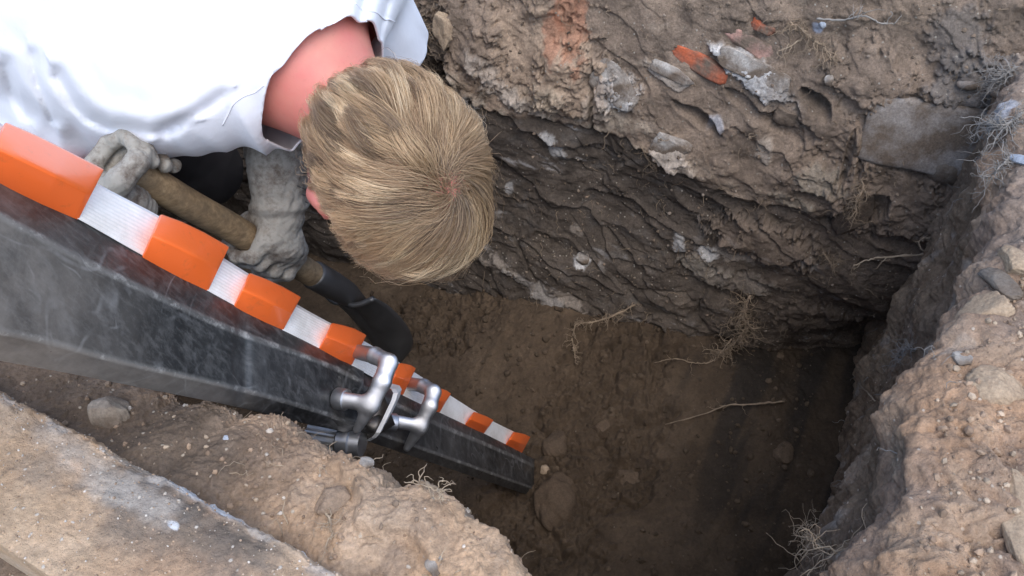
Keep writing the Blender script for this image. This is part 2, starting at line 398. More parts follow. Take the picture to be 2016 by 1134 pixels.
# hollows: behind the nape, dark cavity under the clods, a spade cut beside the boulder
for i, (px, py, ru, rv, ang, dz) in enumerate([(850, 170, .05, .05, 0, -.05), (830, 100, .02, .05, .3, -.03), (1380, 225, .05, .012, -.5, -.03), (1610, 195, .035, .012, -.6, -.045), (1650, 430, .03, .02, .3, -.03), (1700, 400, .05, .03, .9, -.03), (1560, 240, .05, .02, -.3, -.012), (1166, 200, .0045, .075, 0, -.016), (1672, 290, .006, .05, .05, -.012), (1700, 285, .006, .045, .05, -.012), (1800, 480, .08, .02, -.05, -.015), (1480, 200, .05, .01, -.4, -.015)]):
    disp += dz * fw.blob(u, v, px, py, ru, rv, ang, 70 + i, 0.35, 30)
edge = sstep(0.05, 0.14, v)
W = X + NN * disp[..., None]
W[..., 2] -= 0.3 * np.clip(disp, -0.05, 0.08) * (1 - edge)          # layers sag, so their edges overhang
W[..., 2] += 0
W = W - np.stack([NN[..., 0], NN[..., 1], NN[..., 2] * 0], -1) * (edge ** 2 * 0.12)[..., None]
fw.finish(W, NN)
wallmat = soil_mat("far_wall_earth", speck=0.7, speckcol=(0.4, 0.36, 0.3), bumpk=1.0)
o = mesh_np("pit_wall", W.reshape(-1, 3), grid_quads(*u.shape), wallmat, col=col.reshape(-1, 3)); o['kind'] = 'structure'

# --- floor of the pit
class Floor(Sheet):
    def base(s, u, v):
        X = np.stack([u, v, np.full(u.shape, FLOOR)], -1); N = np.zeros(X.shape); N[..., 2] = 1; return X, N
fl = Floor(); fl.prep(-0.9, 1.1, 0.2, 1.5)
u, v = np.meshgrid(np.concatenate([np.linspace(-1.5, -0.6, 80, endpoint=False), np.linspace(-0.6, 1.05, 760)]).astype(np.float32), np.concatenate([np.linspace(-0.3, 0.4, 60, endpoint=False), np.linspace(0.4, 1.95, 700)]).astype(np.float32), indexing='ij')
X, NN = fl.base(u, v)
f1, f2, cid = worley(u * 19 + 0.35 * fbm(u * 14, v * 14, 3, 5), v * 19 + 0.35 * fbm(u * 14, v * 14, 3, 6), 17)
g1, g2, gid = worley(u * 52 + 0.4 * gn(u * 40, v * 40, 5), v * 52 + 0.4 * gn(u * 40, v * 40, 6), 18)
h1, h2, hid = worley(u * 120, v * 120, 19)
crk = sum(fl.blob(u, v, px, py, r1, r2, 0, i, 0.6, 12) for i, (px, py, r1, r2) in enumerate([(1190, 820, .13, .16), (860, 640, .16, .10), (1120, 940, .16, .12), (1240, 720, .12, .06), (1040, 1080, .14, .10)])).clip(0, 1)
crack = sstep(0.10, 0.0, f2 - f1) * sstep(0.3, 0.6, 0.5 + fbm(u * 7, v * 7, 3, 71)); crack2 = sstep(0.12, 0.0, g2 - g1) * sstep(0.45, 0.7, 0.5 + fbm(u * 9, v * 9, 3, 72))
disp = 0.02 * fbm(u * 4, v * 4, 3, 73) + 0.006 * fbm(u * 16, v * 16, 4, 74) + 0.0025 * ridged(u * 45, v * 45, 4, 75) + 0.001 * fbm(u * 160, v * 160, 3, 76)
disp += crk * (-0.010 * crack + 0.022 * (cid - 0.4) * sstep(0.0, 0.25, f2 - f1) - 0.007 * crack2 + 0.014 * (gid - 0.5)) + (0.2 + crk) * 0.006 * np.sqrt(np.clip(0.6 - h1, 0, 1)) * (hid > 0.75)
p0 = fl.locate(1015, 660); p1 = fl.locate(965, 745)                   # a broken step in the floor
sa = (u - p0[0]) * (p1[1] - p0[1]) - (v - p0[1]) * (p1[0] - p0[0]); sa = sa / math.dist(p0, p1) + 0.02 * fbm(u * 12, v * 12, 4, 77)
al = ((u - p0[0]) * (p1[0] - p0[0]) + (v - p0[1]) * (p1[1] - p0[1])) / math.dist(p0, p1) ** 2
disp += 0.011 * sstep(-0.008, 0.010, sa) * sstep(0.3, 0.0, sa) * sstep(-0.3, 0.1, al) * sstep(1.35, 0.9, al)
wf = 1.19 - 0.42 * u; disp += 0.07 * sstep(0.30, 0.0, wf - v) * sstep(-.2, .05, u) * sstep(.62, .4, u) - (.5 + 1.3 * crk) * (0.007 * ridged(u * 24, v * 24, 4, 141) + 0.005 * ridged(u * 55, v * 55, 4, 142))
col = np.zeros(u.shape + (3,)) + V((0.092, 0.064, 0.041))
col = lerpc(col, (0.122, 0.086, 0.056), sstep(0.4, 0.8, 0.5 + 0.8 * fbm(u * 5, v * 5, 5, 78)))
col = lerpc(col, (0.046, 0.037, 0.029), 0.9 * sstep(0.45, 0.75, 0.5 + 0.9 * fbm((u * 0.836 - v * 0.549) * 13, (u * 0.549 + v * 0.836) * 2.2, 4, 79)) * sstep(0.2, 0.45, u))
col = col * (1 - .30 * sstep(.0, .5, u + 0.12 * fbm(u * 4, v * 4, 3, 130)) - .15 * sstep(.9, .5, v))[..., None]      # shade put into the floor colour, deeper to the right and near side
W = X + NN * disp[..., None]; fl.finish(W, NN)
floormat = soil_mat("pit_floor_earth", speck=0.10, speckcol=(0.2, 0.17, 0.13), bumpk=0.9, var=0.25)
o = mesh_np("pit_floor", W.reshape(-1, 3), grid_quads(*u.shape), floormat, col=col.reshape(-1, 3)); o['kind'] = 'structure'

# --- banks: a flat top that breaks over an uneven lip into a side of the trench
class Bank(Sheet):
    def __init__(s, o, d, out, lip, lean, r=0.02, shift=0.0):
        s.shift = shift
        s.o = V(o); s.d = nrm(d); s.n = nrm(out); s.lean = lean; s.r = r
        q = np.array([[(p - s.o) @ s.d, (p - s.o) @ s.n] for p in [onz(a, b, 0) for a, b in lip]]); q = q[q[:, 0].argsort()]; s.lip = q
    def base(s, u, v):
        ql = np.interp(u, s.lip[:, 0], s.lip[:, 1]) + s.rag(u) + s.shift
        r = s.r; spp = r * np.logaddexp(0, v / r); spn = r * np.logaddexp(0, -v / r)
        q = ql + spp - s.lean * spn; z = -spn
        X = s.o + u[..., None] * s.d + q[..., None] * s.n; X[..., 2] = z
        w = (1 / (1 + np.exp(np.clip(-v / r, -30, 30))))[..., None]
        N = w * V((0, 0, 1)) - (1 - w) * s.n; N = N / np.linalg.norm(N, axis=-1)[..., None]
        return X, N
    def rag(s, u): return 0.012 * gn(u * 11, u * 0 + 3.3, 81) + 0.010 * gn(u * 27, u * 0 + 5.1, 82) + 0.004 * gn(u * 80, u * 0 + 1.7, 83)

# near bank
nb = Bank(onz(620, 850, 0), onz(1030, 1134, 0) - onz(370, 800, 0), V((-0.54, -0.84, 0)), [(-400, 420), (-100, 500), (60, 550), (250, 630), (400, 705), (500, 765), (575, 815), (622, 850), (640, 876), (700, 884), (760, 925), (800, 943), (868, 962), (905, 1000), (945, 1035), (985, 1065), (1010, 1095), (1035, 1134), (1120, 1250), (1300, 1500)], 0.05)
nb.prep(-0.6, 0.6, -0.3, 0.45)
u, v = np.meshgrid(np.concatenate([np.linspace(-1.3, -0.62, 60, endpoint=False), np.linspace(-0.62, 0.45, 760), np.linspace(0.45, 1.0, 40)[1:]]).astype(np.float32), np.concatenate([np.linspace(-0.85, -0.12, 90, endpoint=False), np.linspace(-0.12, 0.40, 380), np.linspace(0.40, 0.75, 40)[1:]]).astype(np.float32), indexing='ij')
X, NN = nb.base(u, v)
f1, f2, cid = worley(u * 24 + 0.5 * gn(u * 20, v * 20, 5), v * 24 + 0.5 * gn(u * 20, v * 20, 6), 27)
g1, g2, gid = worley(u * 75 + 0.4 * gn(u * 60, v * 60, 5), v * 75, 28); h1, h2, hid = worley(u * 190, v * 190, 29)
rough = np.clip(0.35 + 0.9 * fbm(u * 6, v * 6, 3, 91), 0.1, 1)
disp = 0.016 * fbm(u * 5, v * 5, 3, 92) + 0.006 * fbm(u * 14, v * 14, 4, 93) + 0.003 * ridged(u * 26, v * 26, 5, 94) + 0.0012 * fbm(u * 170, v * 170, 3, 95)
disp += -0.002 * ridged(u * 20 + .3 * gn(u * 15, v * 15, 128), v * 20, 4, 129) * rough - 0.002 * ridged(u * 52, v * 52, 4, 131) + rough * (0.004 * np.sqrt(np.clip(1 - f1 * f1, 0, 1)) * cid + 0.0045 * np.sqrt(np.clip(0.8 - g1, 0, 1)) * gid) + 0.003 * np.sqrt(np.clip(0.5 - h1, 0, 1)) * (hid > 0.7)
disp += -0.045 * nb.blob(u, v, 180, 800, .22, .09, 0.05, 1, .4, 9) + 0.010 * nb.blob(u, v, 700, 960, .06, .035, 0, 2, .5, 20) + 0.008 * nb.blob(u, v, 640, 975, .05, .03, 0, 3, .5, 20) - 0.012 * nb.blob(u, v, 740, 990, .08, .012, .3, 4, .6, 20)
disp += -0.014 * nb.blob(u, v, 690, 1010, .03, .02, 0, 5, .5, 30) + 0.012 * nb.blob(u, v, 900, 1075, .12, .03, .1, 6, .6, 14)
ul = nb.locate(560, 815)[0]; side = sstep(ul + .06, ul - .16, u) if nb.locate(100, 655)[0] < ul else sstep(ul - .06, ul + .16, u)
disp -= side * 0.035 * sstep(0.20, 0.0, v)
col = np.zeros(u.shape + (3,)) + V((0.53, 0.365, 0.235))
col = lerpc(col, (0.33, 0.25, 0.185), sstep(0.45, 0.75, 0.5 + 0.8 * fbm(u * 6, v * 6, 5, 96)))
col = lerpc(col, (0.50, 0.37, 0.26), 0.8 * sstep(0.5, 0.8, 0.5 + 0.9 * fbm(u * 14, v * 14, 5, 97)))
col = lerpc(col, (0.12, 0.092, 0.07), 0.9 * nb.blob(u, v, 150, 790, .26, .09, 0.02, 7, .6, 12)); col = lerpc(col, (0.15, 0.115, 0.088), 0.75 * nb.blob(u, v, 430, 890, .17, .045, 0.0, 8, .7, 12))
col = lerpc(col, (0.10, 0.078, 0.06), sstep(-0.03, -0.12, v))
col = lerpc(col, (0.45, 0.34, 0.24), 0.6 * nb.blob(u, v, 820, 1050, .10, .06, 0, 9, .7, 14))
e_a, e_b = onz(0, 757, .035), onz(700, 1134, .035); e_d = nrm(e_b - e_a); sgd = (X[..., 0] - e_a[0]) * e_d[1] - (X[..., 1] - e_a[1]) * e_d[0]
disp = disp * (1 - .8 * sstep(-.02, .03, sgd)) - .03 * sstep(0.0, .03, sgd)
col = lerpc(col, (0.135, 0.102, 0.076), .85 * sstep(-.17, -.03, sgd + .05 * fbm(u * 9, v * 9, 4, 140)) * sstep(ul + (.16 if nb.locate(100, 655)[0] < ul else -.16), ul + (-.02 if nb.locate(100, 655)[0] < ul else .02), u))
W = X + NN * disp[..., None]; nb.finish(W, NN)
nearmat = soil_mat("near_bank_earth", speck=0.9, speckcol=(0.55, 0.47, 0.37), bumpk=0.9, var=0.3)
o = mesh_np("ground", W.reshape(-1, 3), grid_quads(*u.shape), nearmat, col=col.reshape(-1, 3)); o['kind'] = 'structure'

# right bank
rb = Bank(onz(1731, 1134, 0), (0.42, 0.64, 0), (0.836, -0.549, 0), [(1650, 1500), (1700, 1300), (1722, 1134), (1745, 1060), (1758, 995), (1775, 930), (1805, 850), (1815, 800), (1830, 730), (1880, 640), (1915, 600), (1960, 520), (1985, 430), (1992, 330), (2005, 260), (2012, 180), (2015, 60)], 0.02, 0.02, -0.002)
rb.prep(-0.2, 1.1, -0.8, 0.5)
u, v = np.meshgrid(np.concatenate([np.linspace(-0.9, -0.15, 60, endpoint=False), np.linspace(-0.15, 1.15, 820)]).astype(np.float32), np.concatenate([np.linspace(-0.86, 0.30, 640), np.linspace(0.30, 0.9, 60)[1:]]).astype(np.float32), indexing='ij')
X, NN = rb.base(u, v)
top = sstep(-0.095, -0.055, v + 0.02 * fbm(u * 10, v * 10, 3, 121)); lumpy = sstep(0.3, 0.7, 0.5 + 0.9 * fbm(u * 5, v * 5, 3, 120))
f1, f2, cid = worley(u * 15 + 0.6 * gn(u * 9, v * 9, 5), v * 15 + 0.6 * gn(u * 9, v * 9, 6), 37)
g1, g2, gid = worley(u * 38 + 0.5 * gn(u * 30, v * 30, 5), v * 38 + 0.5 * gn(u * 30, v * 30, 6), 38); h1, h2, hid = worley(u * 95 + 0.4 * gn(u * 80, v * 80, 7), v * 95, 39)
disp = 0.026 * fbm(u * 5, v * 5, 3, 101) + 0.011 * fbm(u * 15, v * 15, 4, 102) + 0.004 * ridged(u * 36, v * 36, 4, 103) + 0.0012 * fbm(u * 180, v * 180, 3, 104)
disp += top * ((0.2 + 0.8 * lumpy) * (0.016 * np.sqrt(np.clip(1 - f1 * f1 * 1.5, 0, 1)) * cid + 0.008 * np.sqrt(np.clip(0.9 - g1, 0, 1)) * gid + 0.004 * np.sqrt(np.clip(0.8 - h1, 0, 1)) * hid))
wu = u + .02 * gn(u * 18, v * 18, 124); wv = v + .02 * gn(u * 18, v * 18, 125); inb = sstep(-.01, .07, v); disp += inb * ((0.4 + 0.6 * lumpy) * (-0.012 * ridged(wu * 9, wv * 9, 3, 126) - 0.010 * ridged(wu * 22, wv * 22, 4, 127)) - 0.0045 * ridged(wu * 60, wv * 60, 4, 123))
st = fbm(u * 9 + 0.8 * v, v * 1.6, 4, 105)                            # spade strokes running down the cut face
disp += (1 - top) * (0.012 * st + 0.005 * ridged(u * 16 + 1.5 * v, v * 2.6, 4, 106) + 0.006 * np.sqrt(np.clip(0.9 - g1, 0, 1)) * gid)
col = np.zeros(u.shape + (3,)) + V((0.45, 0.292, 0.185))
col = lerpc(col, (0.33, 0.235, 0.17), sstep(0.4, 0.75, 0.5 + 0.8 * fbm(u * 7, v * 7, 5, 107))); col = lerpc(col, (0.47, 0.335, 0.23), 0.8 * sstep(0.5, 0.8, 0.5 + 0.9 * fbm(u * 12, v * 12, 4, 108)))
rimk = sstep(0.10, 0.0, np.abs(v - 0.0 + 0.03 * fbm(u * 12, v * 12, 3, 109))) * sstep(0.15, 0.45, u)
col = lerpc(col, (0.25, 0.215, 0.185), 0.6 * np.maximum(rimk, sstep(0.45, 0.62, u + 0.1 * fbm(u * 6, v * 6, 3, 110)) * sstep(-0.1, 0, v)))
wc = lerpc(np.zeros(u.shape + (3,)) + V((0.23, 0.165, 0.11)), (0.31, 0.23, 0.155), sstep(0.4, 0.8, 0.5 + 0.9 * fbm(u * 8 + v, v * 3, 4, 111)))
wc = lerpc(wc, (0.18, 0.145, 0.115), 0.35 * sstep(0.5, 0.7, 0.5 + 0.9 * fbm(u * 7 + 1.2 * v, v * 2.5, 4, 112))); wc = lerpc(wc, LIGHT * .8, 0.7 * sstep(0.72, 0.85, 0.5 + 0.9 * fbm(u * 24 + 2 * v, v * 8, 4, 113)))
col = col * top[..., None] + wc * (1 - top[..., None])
for i, (px, py, ru, rv, c, k, dz) in enumerate([(1895, 700, .014, .012, LIGHT, .4, .0), (1770, 890, .03, .02, (0.33, 0.26, 0.19), .6, 0), (1690, 990, .014, .02, LIGHT, .6, .002), (1700, 930, .02, .04, TAN, .6, .004), (1850, 740, .03, .02, (0.11, 0.105, 0.1), .8, -.03), (1990, 240, .02, .02, (0.5, 0.55, 0.62), .6, 0), (2006, 60, .03, .05, WHITE, .8, 0), (1995, 150, .03, .03, LIGHT, .5, .01)]):
    m = rb.blob(u, v, px, py, ru, rv, 0, i, .6); col = lerpc(col, c, k * m); disp += dz * m
W = X + NN * disp[..., None]; rb.finish(W, NN)
rightmat = soil_mat("right_bank_earth", speck=0.8, speckcol=(0.6, 0.5, 0.4), bumpk=1.0, var=0.3)
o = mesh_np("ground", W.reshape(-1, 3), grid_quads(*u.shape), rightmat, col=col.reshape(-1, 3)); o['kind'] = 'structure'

# outer ground: a frame of earth round the works, and the trench's left end
def patch(name, corners, nu, nv, mat, colr, amp, sc, seed):
    a, b, c, d = [V(k) for k in corners]
    s, t = np.meshgrid(np.linspace(0, 1, nu), np.linspace(0, 1, nv), indexing='ij'); s = s[..., None]; t = t[..., None]
    Y = (a * (1 - s) + b * s) * (1 - t) + (d * (1 - s) + c * s) * t
    n = nrm(np.cross(b - a, d - a)); k = np.abs(n).argmax(); i, j = [q for q in range(3) if q != k]
    Y = Y + n * (amp * fbm(Y[..., i] * sc, Y[..., j] * sc, 5, seed))[..., None]
    cc = np.zeros((nu * nv, 3)) + V(colr) * (1 + 0.35 * fbm(Y[..., i] * sc * 1.7, Y[..., j] * sc * 1.7, 4, seed + 5)).reshape(-1, 1)
    o = mesh_np(name, Y.reshape(-1, 3), grid_quads(nu, nv), mat, col=cc); o['kind'] = 'structure'; return o
OG = -0.005
patch("ground", [(-60, 1.62, 0.10), (60, 1.62, 0.10), (60, 120, 0.10), (-60, 120, 0.10)], 160, 120, nearmat, (0.26, 0.2, 0.145), 0.05, 1.5, 201)
patch("ground", [(1.45, -60, -.05), (60, -60, -.05), (60, 1.62, 0.1), (1.45, 1.62, 0.1)], 80, 80, nearmat, (0.27, 0.2, 0.145), 0.05, 1.5, 202)
patch("ground", [(-60, -60, -.02), (1.45, -60, -.02), (1.45, -0.30, -.04), (-60, -0.30, -.02)], 120, 60, nearmat, (0.27, 0.2, 0.145), 0.04, 1.5, 203)
patch("ground", [(-60, -0.30, -.02), (-1.45, -0.30, -.02), (-1.45, 1.62, 0.08), (-60, 1.62, 0.08)], 60, 60, nearmat, (0.27, 0.2, 0.145), 0.04, 1.5, 204)
patch("pit_wall", [(-1.35, 2.0, -0.85), (-1.35, 0.3, -0.85), (-1.35, 0.3, 0.09), (-1.35, 2.0, 0.09)], 160, 100, wallmat, (0.11, 0.085, 0.065), 0.08, 6, 205)

# ------------------------------------------------------------------ ladder
def metal_mat(name, base, rough, metallic=1.0, scr=0.3, dust=0.0, dustcol=(0.3, 0.25, 0.2), sc=60):
    m, N, L, B = nodes(name)
    co = N.new("ShaderNodeTexCoord").outputs['Object']
    n1 = noise(N, L, co, sc, 6, 0.65); n2 = noise(N, L, co, sc * 5, 5, 0.7)
    c = mix(N, L, ramp(N, L, n1, [(0.35, 0.0), (0.7, scr)]), base, tuple(min(1, x * 1.8 + 0.03) for x in base))
    if dust: c = mix(N, L, ramp(N, L, noise(N, L, co, sc * 0.25, 6, 0.7), [(0.42, 0.0), (0.7, dust)]), c, dustcol)
    L.new(c, B.inputs['Base Color']); B.inputs['Metallic'].default_value = metallic
    L.new(ramp(N, L, n1, [(0.3, rough * 0.75), (0.75, min(1, rough * 1.5))]), B.inputs['Roughness'])
    L.new(bump(N, L, n2, 0.12, 0.001), B.inputs['Normal'])
    return m
def rail_mat():
    m, N, L, B = nodes("scuffed_black_plastic")
    co = N.new("ShaderNodeTexCoord").outputs['Object']
    mp = N.new("ShaderNodeMapping"); mp.inputs['Rotation'].default_value = (0.3, 0.5, 0.9); mp.inputs['Scale'].default_value = (1, 7, 2.2); L.new(co, mp.inputs[0])
    mp2 = N.new("ShaderNodeMapping"); mp2.inputs['Rotation'].default_value = (0.9, -0.6, 0.2); mp2.inputs['Scale'].default_value = (9, 1.2, 2); L.new(co, mp2.inputs[0])
    s1 = ramp(N, L, noise(N, L, mp.outputs[0], 26, 8, 0.75), [(0.48, 0.0), (0.70, 0.8)])
    s2 = ramp(N, L, noise(N, L, mp2.outputs[0], 18, 8, 0.75), [(0.49, 0.0), (0.70, 0.7)])
    big = ramp(N, L, noise(N, L, co, 7, 6, 0.65), [(0.40, 0.0), (0.70, 0.55)])
    c = mix(N, L, big, (0.014, 0.015, 0.016), (0.062, 0.063, 0.064))
    c = mix(N, L, s1, c, (0.10, 0.10, 0.10)); c = mix(N, L, s2, c, (0.095, 0.095, 0.095))
    for vec, sc_, msk in ((mp.outputs[0], 5.0, 11), (mp2.outputs[0], 4.0, 9), (co, 9.0, 13)):     # long fine scratches, in patches
        ln_ = ramp(N, L, noise(N, L, vec, sc_, 2, 0.4), [(0.488, 0.0), (0.497, 0.42), (0.503, 0.42), (0.512, 0.0)])
        ln_ = mix(N, L, 1.0, ln_, ramp(N, L, noise(N, L, co, msk, 5, 0.7), [(0.5, 0.0), (0.62, 1.0)]), 'MULTIPLY')
        c = mix(N, L, ln_, c, (0.24, 0.245, 0.25))
    geo = N.new("ShaderNodeVertexColor"); geo.layer_name = "Col"
    sep = N.new("ShaderNodeSeparateColor"); L.new(geo.outputs[0], sep.inputs[0])
    d = mix(N, L, 1.0, sep.outputs[0], ramp(N, L, noise(N, L, co, 14, 7, 0.7), [(0.3, 0.2), (0.7, 1.0)]), 'MULTIPLY')
    c = mix(N, L, d, c, (0.26, 0.235, 0.21))
    w = ramp(N, L, noise(N, L, co, 55, 7, 0.75), [(0.52, 0.0), (0.62, 1.0)])
    c = mix(N, L, mix(N, L, 1.0, sep.outputs[1], ramp(N, L, w, [(0.0, 0.22), (1.0, 0.75)]), 'MULTIPLY'), c, (0.40, 0.39, 0.37))
    L.new(c, B.inputs['Base Color'])
    L.new(ramp(N, L, noise(N, L, co, 20, 6, 0.7), [(0.3, 0.26), (0.7, 0.55)]), B.inputs['Roughness'])
    B.inputs['Specular IOR Level'].default_value = 0.55
    L.new(bump(N, L, noise(N, L, co, 60, 6, 0.7), 0.10, 0.002), B.inputs['Normal'])
    return m
def dep(x): return 1.0 / (1.8 - 0.0011 * np.asarray(x, float))
def curve(pts): 
    p = np.array(sorted(pts), float)
    def f(x):                                 # monotone-ish smooth interpolation
        y = np.interp(x, p[:, 0], p[:, 1]); 
        w = 45.0; return sum(np.interp(x + o * w, p[:, 0], p[:, 1]) for o in (-1, -.5, 0, .5, 1)) / 5.0
    return f
top_o = curve([(-700, -90), (-300, 175), (0, 353), (145, 423), (282, 502), (408, 569), (468, 604), (559, 649), (628, 684), (720, 733), (900, 828)])
l1_o = curve([(-700, 20), (-300, 245), (0, 423), (166, 513), (330, 591), (435, 640), (506, 668), (617, 704), (715, 750), (900, 845)])
l2_o = curve([(-700, 540), (-300, 600), (0, 655), (76, 669), (228, 712), (430, 757), (532, 783), (663, 823), (720, 838), (900, 890)])
bot_o = curve([(-700, 590), (-300, 650), (0, 711), (150, 738), (288, 766), (456, 799), (600, 835), (690, 853), (900, 905)])
top_i = curve([(500, 620), (775, 768), (870, 814), (916, 835), (957, 855), (997, 874), (1068, 913), (1200, 985)])
l1_i = curve([(500, 650), (800, 806), (849, 830), (948, 871), (1001, 893), (1062, 922), (1200, 990)])
l2_i = curve([(500, 766), (730, 850), (821, 881), (1043, 960), (1200, 1015)])
bot_i = curve([(500, 790), (729, 871), (1043, 976), (1200, 1030)])
ladder = thing("ladder", "long scuffed black ladder rail with orange and white banded rungs, slanting down into the pit", "ladder", tuple(P(1050, 935, dep(1050))))
railm = rail_mat()
def loft(name, xs, lines, offs, mat, root, extra=None, capends=True, dust=None):
    """solid rail: section points from photographed edges, each at its own depth, closed behind"""
    rows = []
    for x in xs:
        d = dep(x)
        glare_dip = [0, .008, .008, 0, 0, 0]; w_ = (math.exp(-((x - 478) / 16.0) ** 2) + 1.2 * math.exp(-((x - 668) / 26.0) ** 2)) if name == 'outer_rail' else 0  # added depth dips, shaped to tilt the face and catch sky glare
        rows.append([P(x, ln(x) if callable(ln) else ln, d + o + w_ * dn_) for ln, o, dn_ in zip(lines, offs, glare_dip)])
    R_ = np.array(rows); n = R_.shape[1]; m = len(xs)
    # rounded corners: resample each section with small chamfers
    sec = []
    for k in range(n):
        a, b, c = R_[:, k - 1], R_[:, k], R_[:, (k + 1) % n]
        u1 = (a - b); u2 = (c - b); l1 = np.linalg.norm(u1, axis=1)[:, None]; l2 = np.linalg.norm(u2, axis=1)[:, None]
        e = np.minimum(0.0022, 0.2 * np.minimum(l1, l2))
        p0 = b + u1 / l1 * e; p2 = b + u2 / l2 * e; p00 = b + u1 / l1 * e * 2.2; p22 = b + u2 / l2 * e * 2.2
        sec += [p00, p0, 0.25 * p0 + 0.5 * b + 0.25 * p2, p2, p22]
    sec = np.stack(sec, 1); k = sec.shape[1]
    verts = sec.reshape(-1, 3); q = []
    for i in range(m - 1):
        for j in range(k):
            q.append((i * k + j, i * k + (j + 1) % k, (i + 1) * k + (j + 1) % k, (i + 1) * k + j))
    tr = []
    for j in range(1, k - 1):
        tr.append((0, j + 1, j)); b = (m - 1) * k; tr.append((b, b + j, b + j + 1))
    cc = np.zeros((len(verts), 3)); 
    if dust: cc[:, 0] = dust(np.repeat(np.array(xs, float), k), np.tile(np.arange(k), m)); 
    for j in range(k):                        # worn edges carry pale scuffs
        pass
    cc[:, 1] = np.tile(np.array([1.0 if (jj // 5) in (1, 2) and jj % 5 in (1, 2, 3) else 0.0 for jj in range(k)]), m) * 0.8
    o = mesh_np(name, verts, np.array(q), mat, None, True, col=cc, tris=np.array(tr))
    sm = o.modifiers.new("edges", 'EDGE_SPLIT'); sm.split_angle = math.radians(38)
    return child(o, root)
xo = list(np.linspace(-650, 350, 70, endpoint=False)) + list(np.linspace(350, 716, 90))
loft("outer_rail", xo, [top_o, l1_o, l2_o, bot_o, lambda x: bot_o(x) - 12, lambda x: top_o(x) + 10], [0.022, 0.0, 0.004, 0.035, 0.075, 0.075], railm, ladder, dust=lambda x, j: np.clip((330 - x) / 420, 0, 0.8) * np.where((j >= 7) & (j <= 22), 1.0, 0.35) + 0.5 * np.exp(-((x - 340) / 170) ** 2) * (j >= 12) * (j <= 19))
xi = list(np.linspace(560, 1052, 60))
loft("inner_rail", xi, [top_i, l1_i, l2_i, bot_i, lambda x: bot_i(x) - 8, lambda x: top_i(x) + 8], [0.024, 0.010, 0.012, 0.04, 0.07, 0.07], railm, ladder, dust=lambda x, j: 0.12 + 0 * x)
# banded strip: white ribbed treads and orange grip sleeves along the far edge
upl = curve([(-400, 20), (0, 246), (170, 356), (323, 434), (431, 510), (497, 548), (582, 606), (653, 641), (710, 672), (790, 722), (870, 775), (920, 806), (960, 832), (1040, 865), (1100, 895)])
def dwn(x): return np.where(np.asarray(x) < 745, top_o(x), top_i(x)) + 2.0
whitem = metal_mat("ribbed_white_tread", (0.86, 0.85, 0.83), 0.5, 0.0, 0.1, 0.45, (0.36, 0.31, 0.25), 90)
m_, N_, L_, B_ = nodes("orange_plastic"); co_ = N_.new("ShaderNodeTexCoord").outputs['Object']
L_.new(mix(N_, L_, ramp(N_, L_, noise(N_, L_, co_, 70, 7, 0.7), [(0.56, 0.0), (0.74, 0.45)]), (0.95, 0.165, 0.032), (0.45, 0.13, 0.05)), B_.inputs['Base Color']); B_.inputs['Roughness'].default_value = 0.30; B_.inputs['Coat Weight'].default_value = 0.4; B_.inputs['Coat Roughness'].default_value = 0.15
L_.new(bump(N_, L_, noise(N_, L_, co_, 25, 3, 0.5), 0.12, 0.006), B_.inputs['Normal']); orangem = m_
def skewx(x, f): return x - 0.5 * 0 * f
def tread(x0, x1):
    n = 10; nl = 11; xs = np.linspace(x0, x1, n); rows = []
    for x in xs:
        d = dep(x) + 0.024; r = []
        for k in range(2 * nl + 1):
            f = k / (2 * nl)
            xx = x + (0.5 - f) * 26 * (0.62 / d)
            g = -0.0003 if (k % 2 == 0) else 0.0003
            r.append(P(xx, upl(xx) * (1 - f) + dwn(xx) * f, d + 0.014 - 0.024 * f - 0.004 * math.sin(math.pi * f) + g))
        r.append(P(x - 13, dwn(x) - 2, d + 0.028)); r.append(P(x + 13, upl(x) + 2, d + 0.028))
        rows.append(r)
    k = len(rows[0]); v = np.array(rows).reshape(-1, 3); q = [(i * k + j, i * k + (j + 1) % k, (i + 1) * k + (j + 1) % k, (i + 1) * k + j) for i in range(n - 1) for j in range(k)]
    tr = [];
    for j in range(1, k - 1):
        tr.append((0, j + 1, j)); b = (n - 1) * k; tr.append((b, b + j, b + j + 1))
    child(mesh_np("tread", v, np.array(q), whitem, None, False, tris=np.array(tr)), ladder)
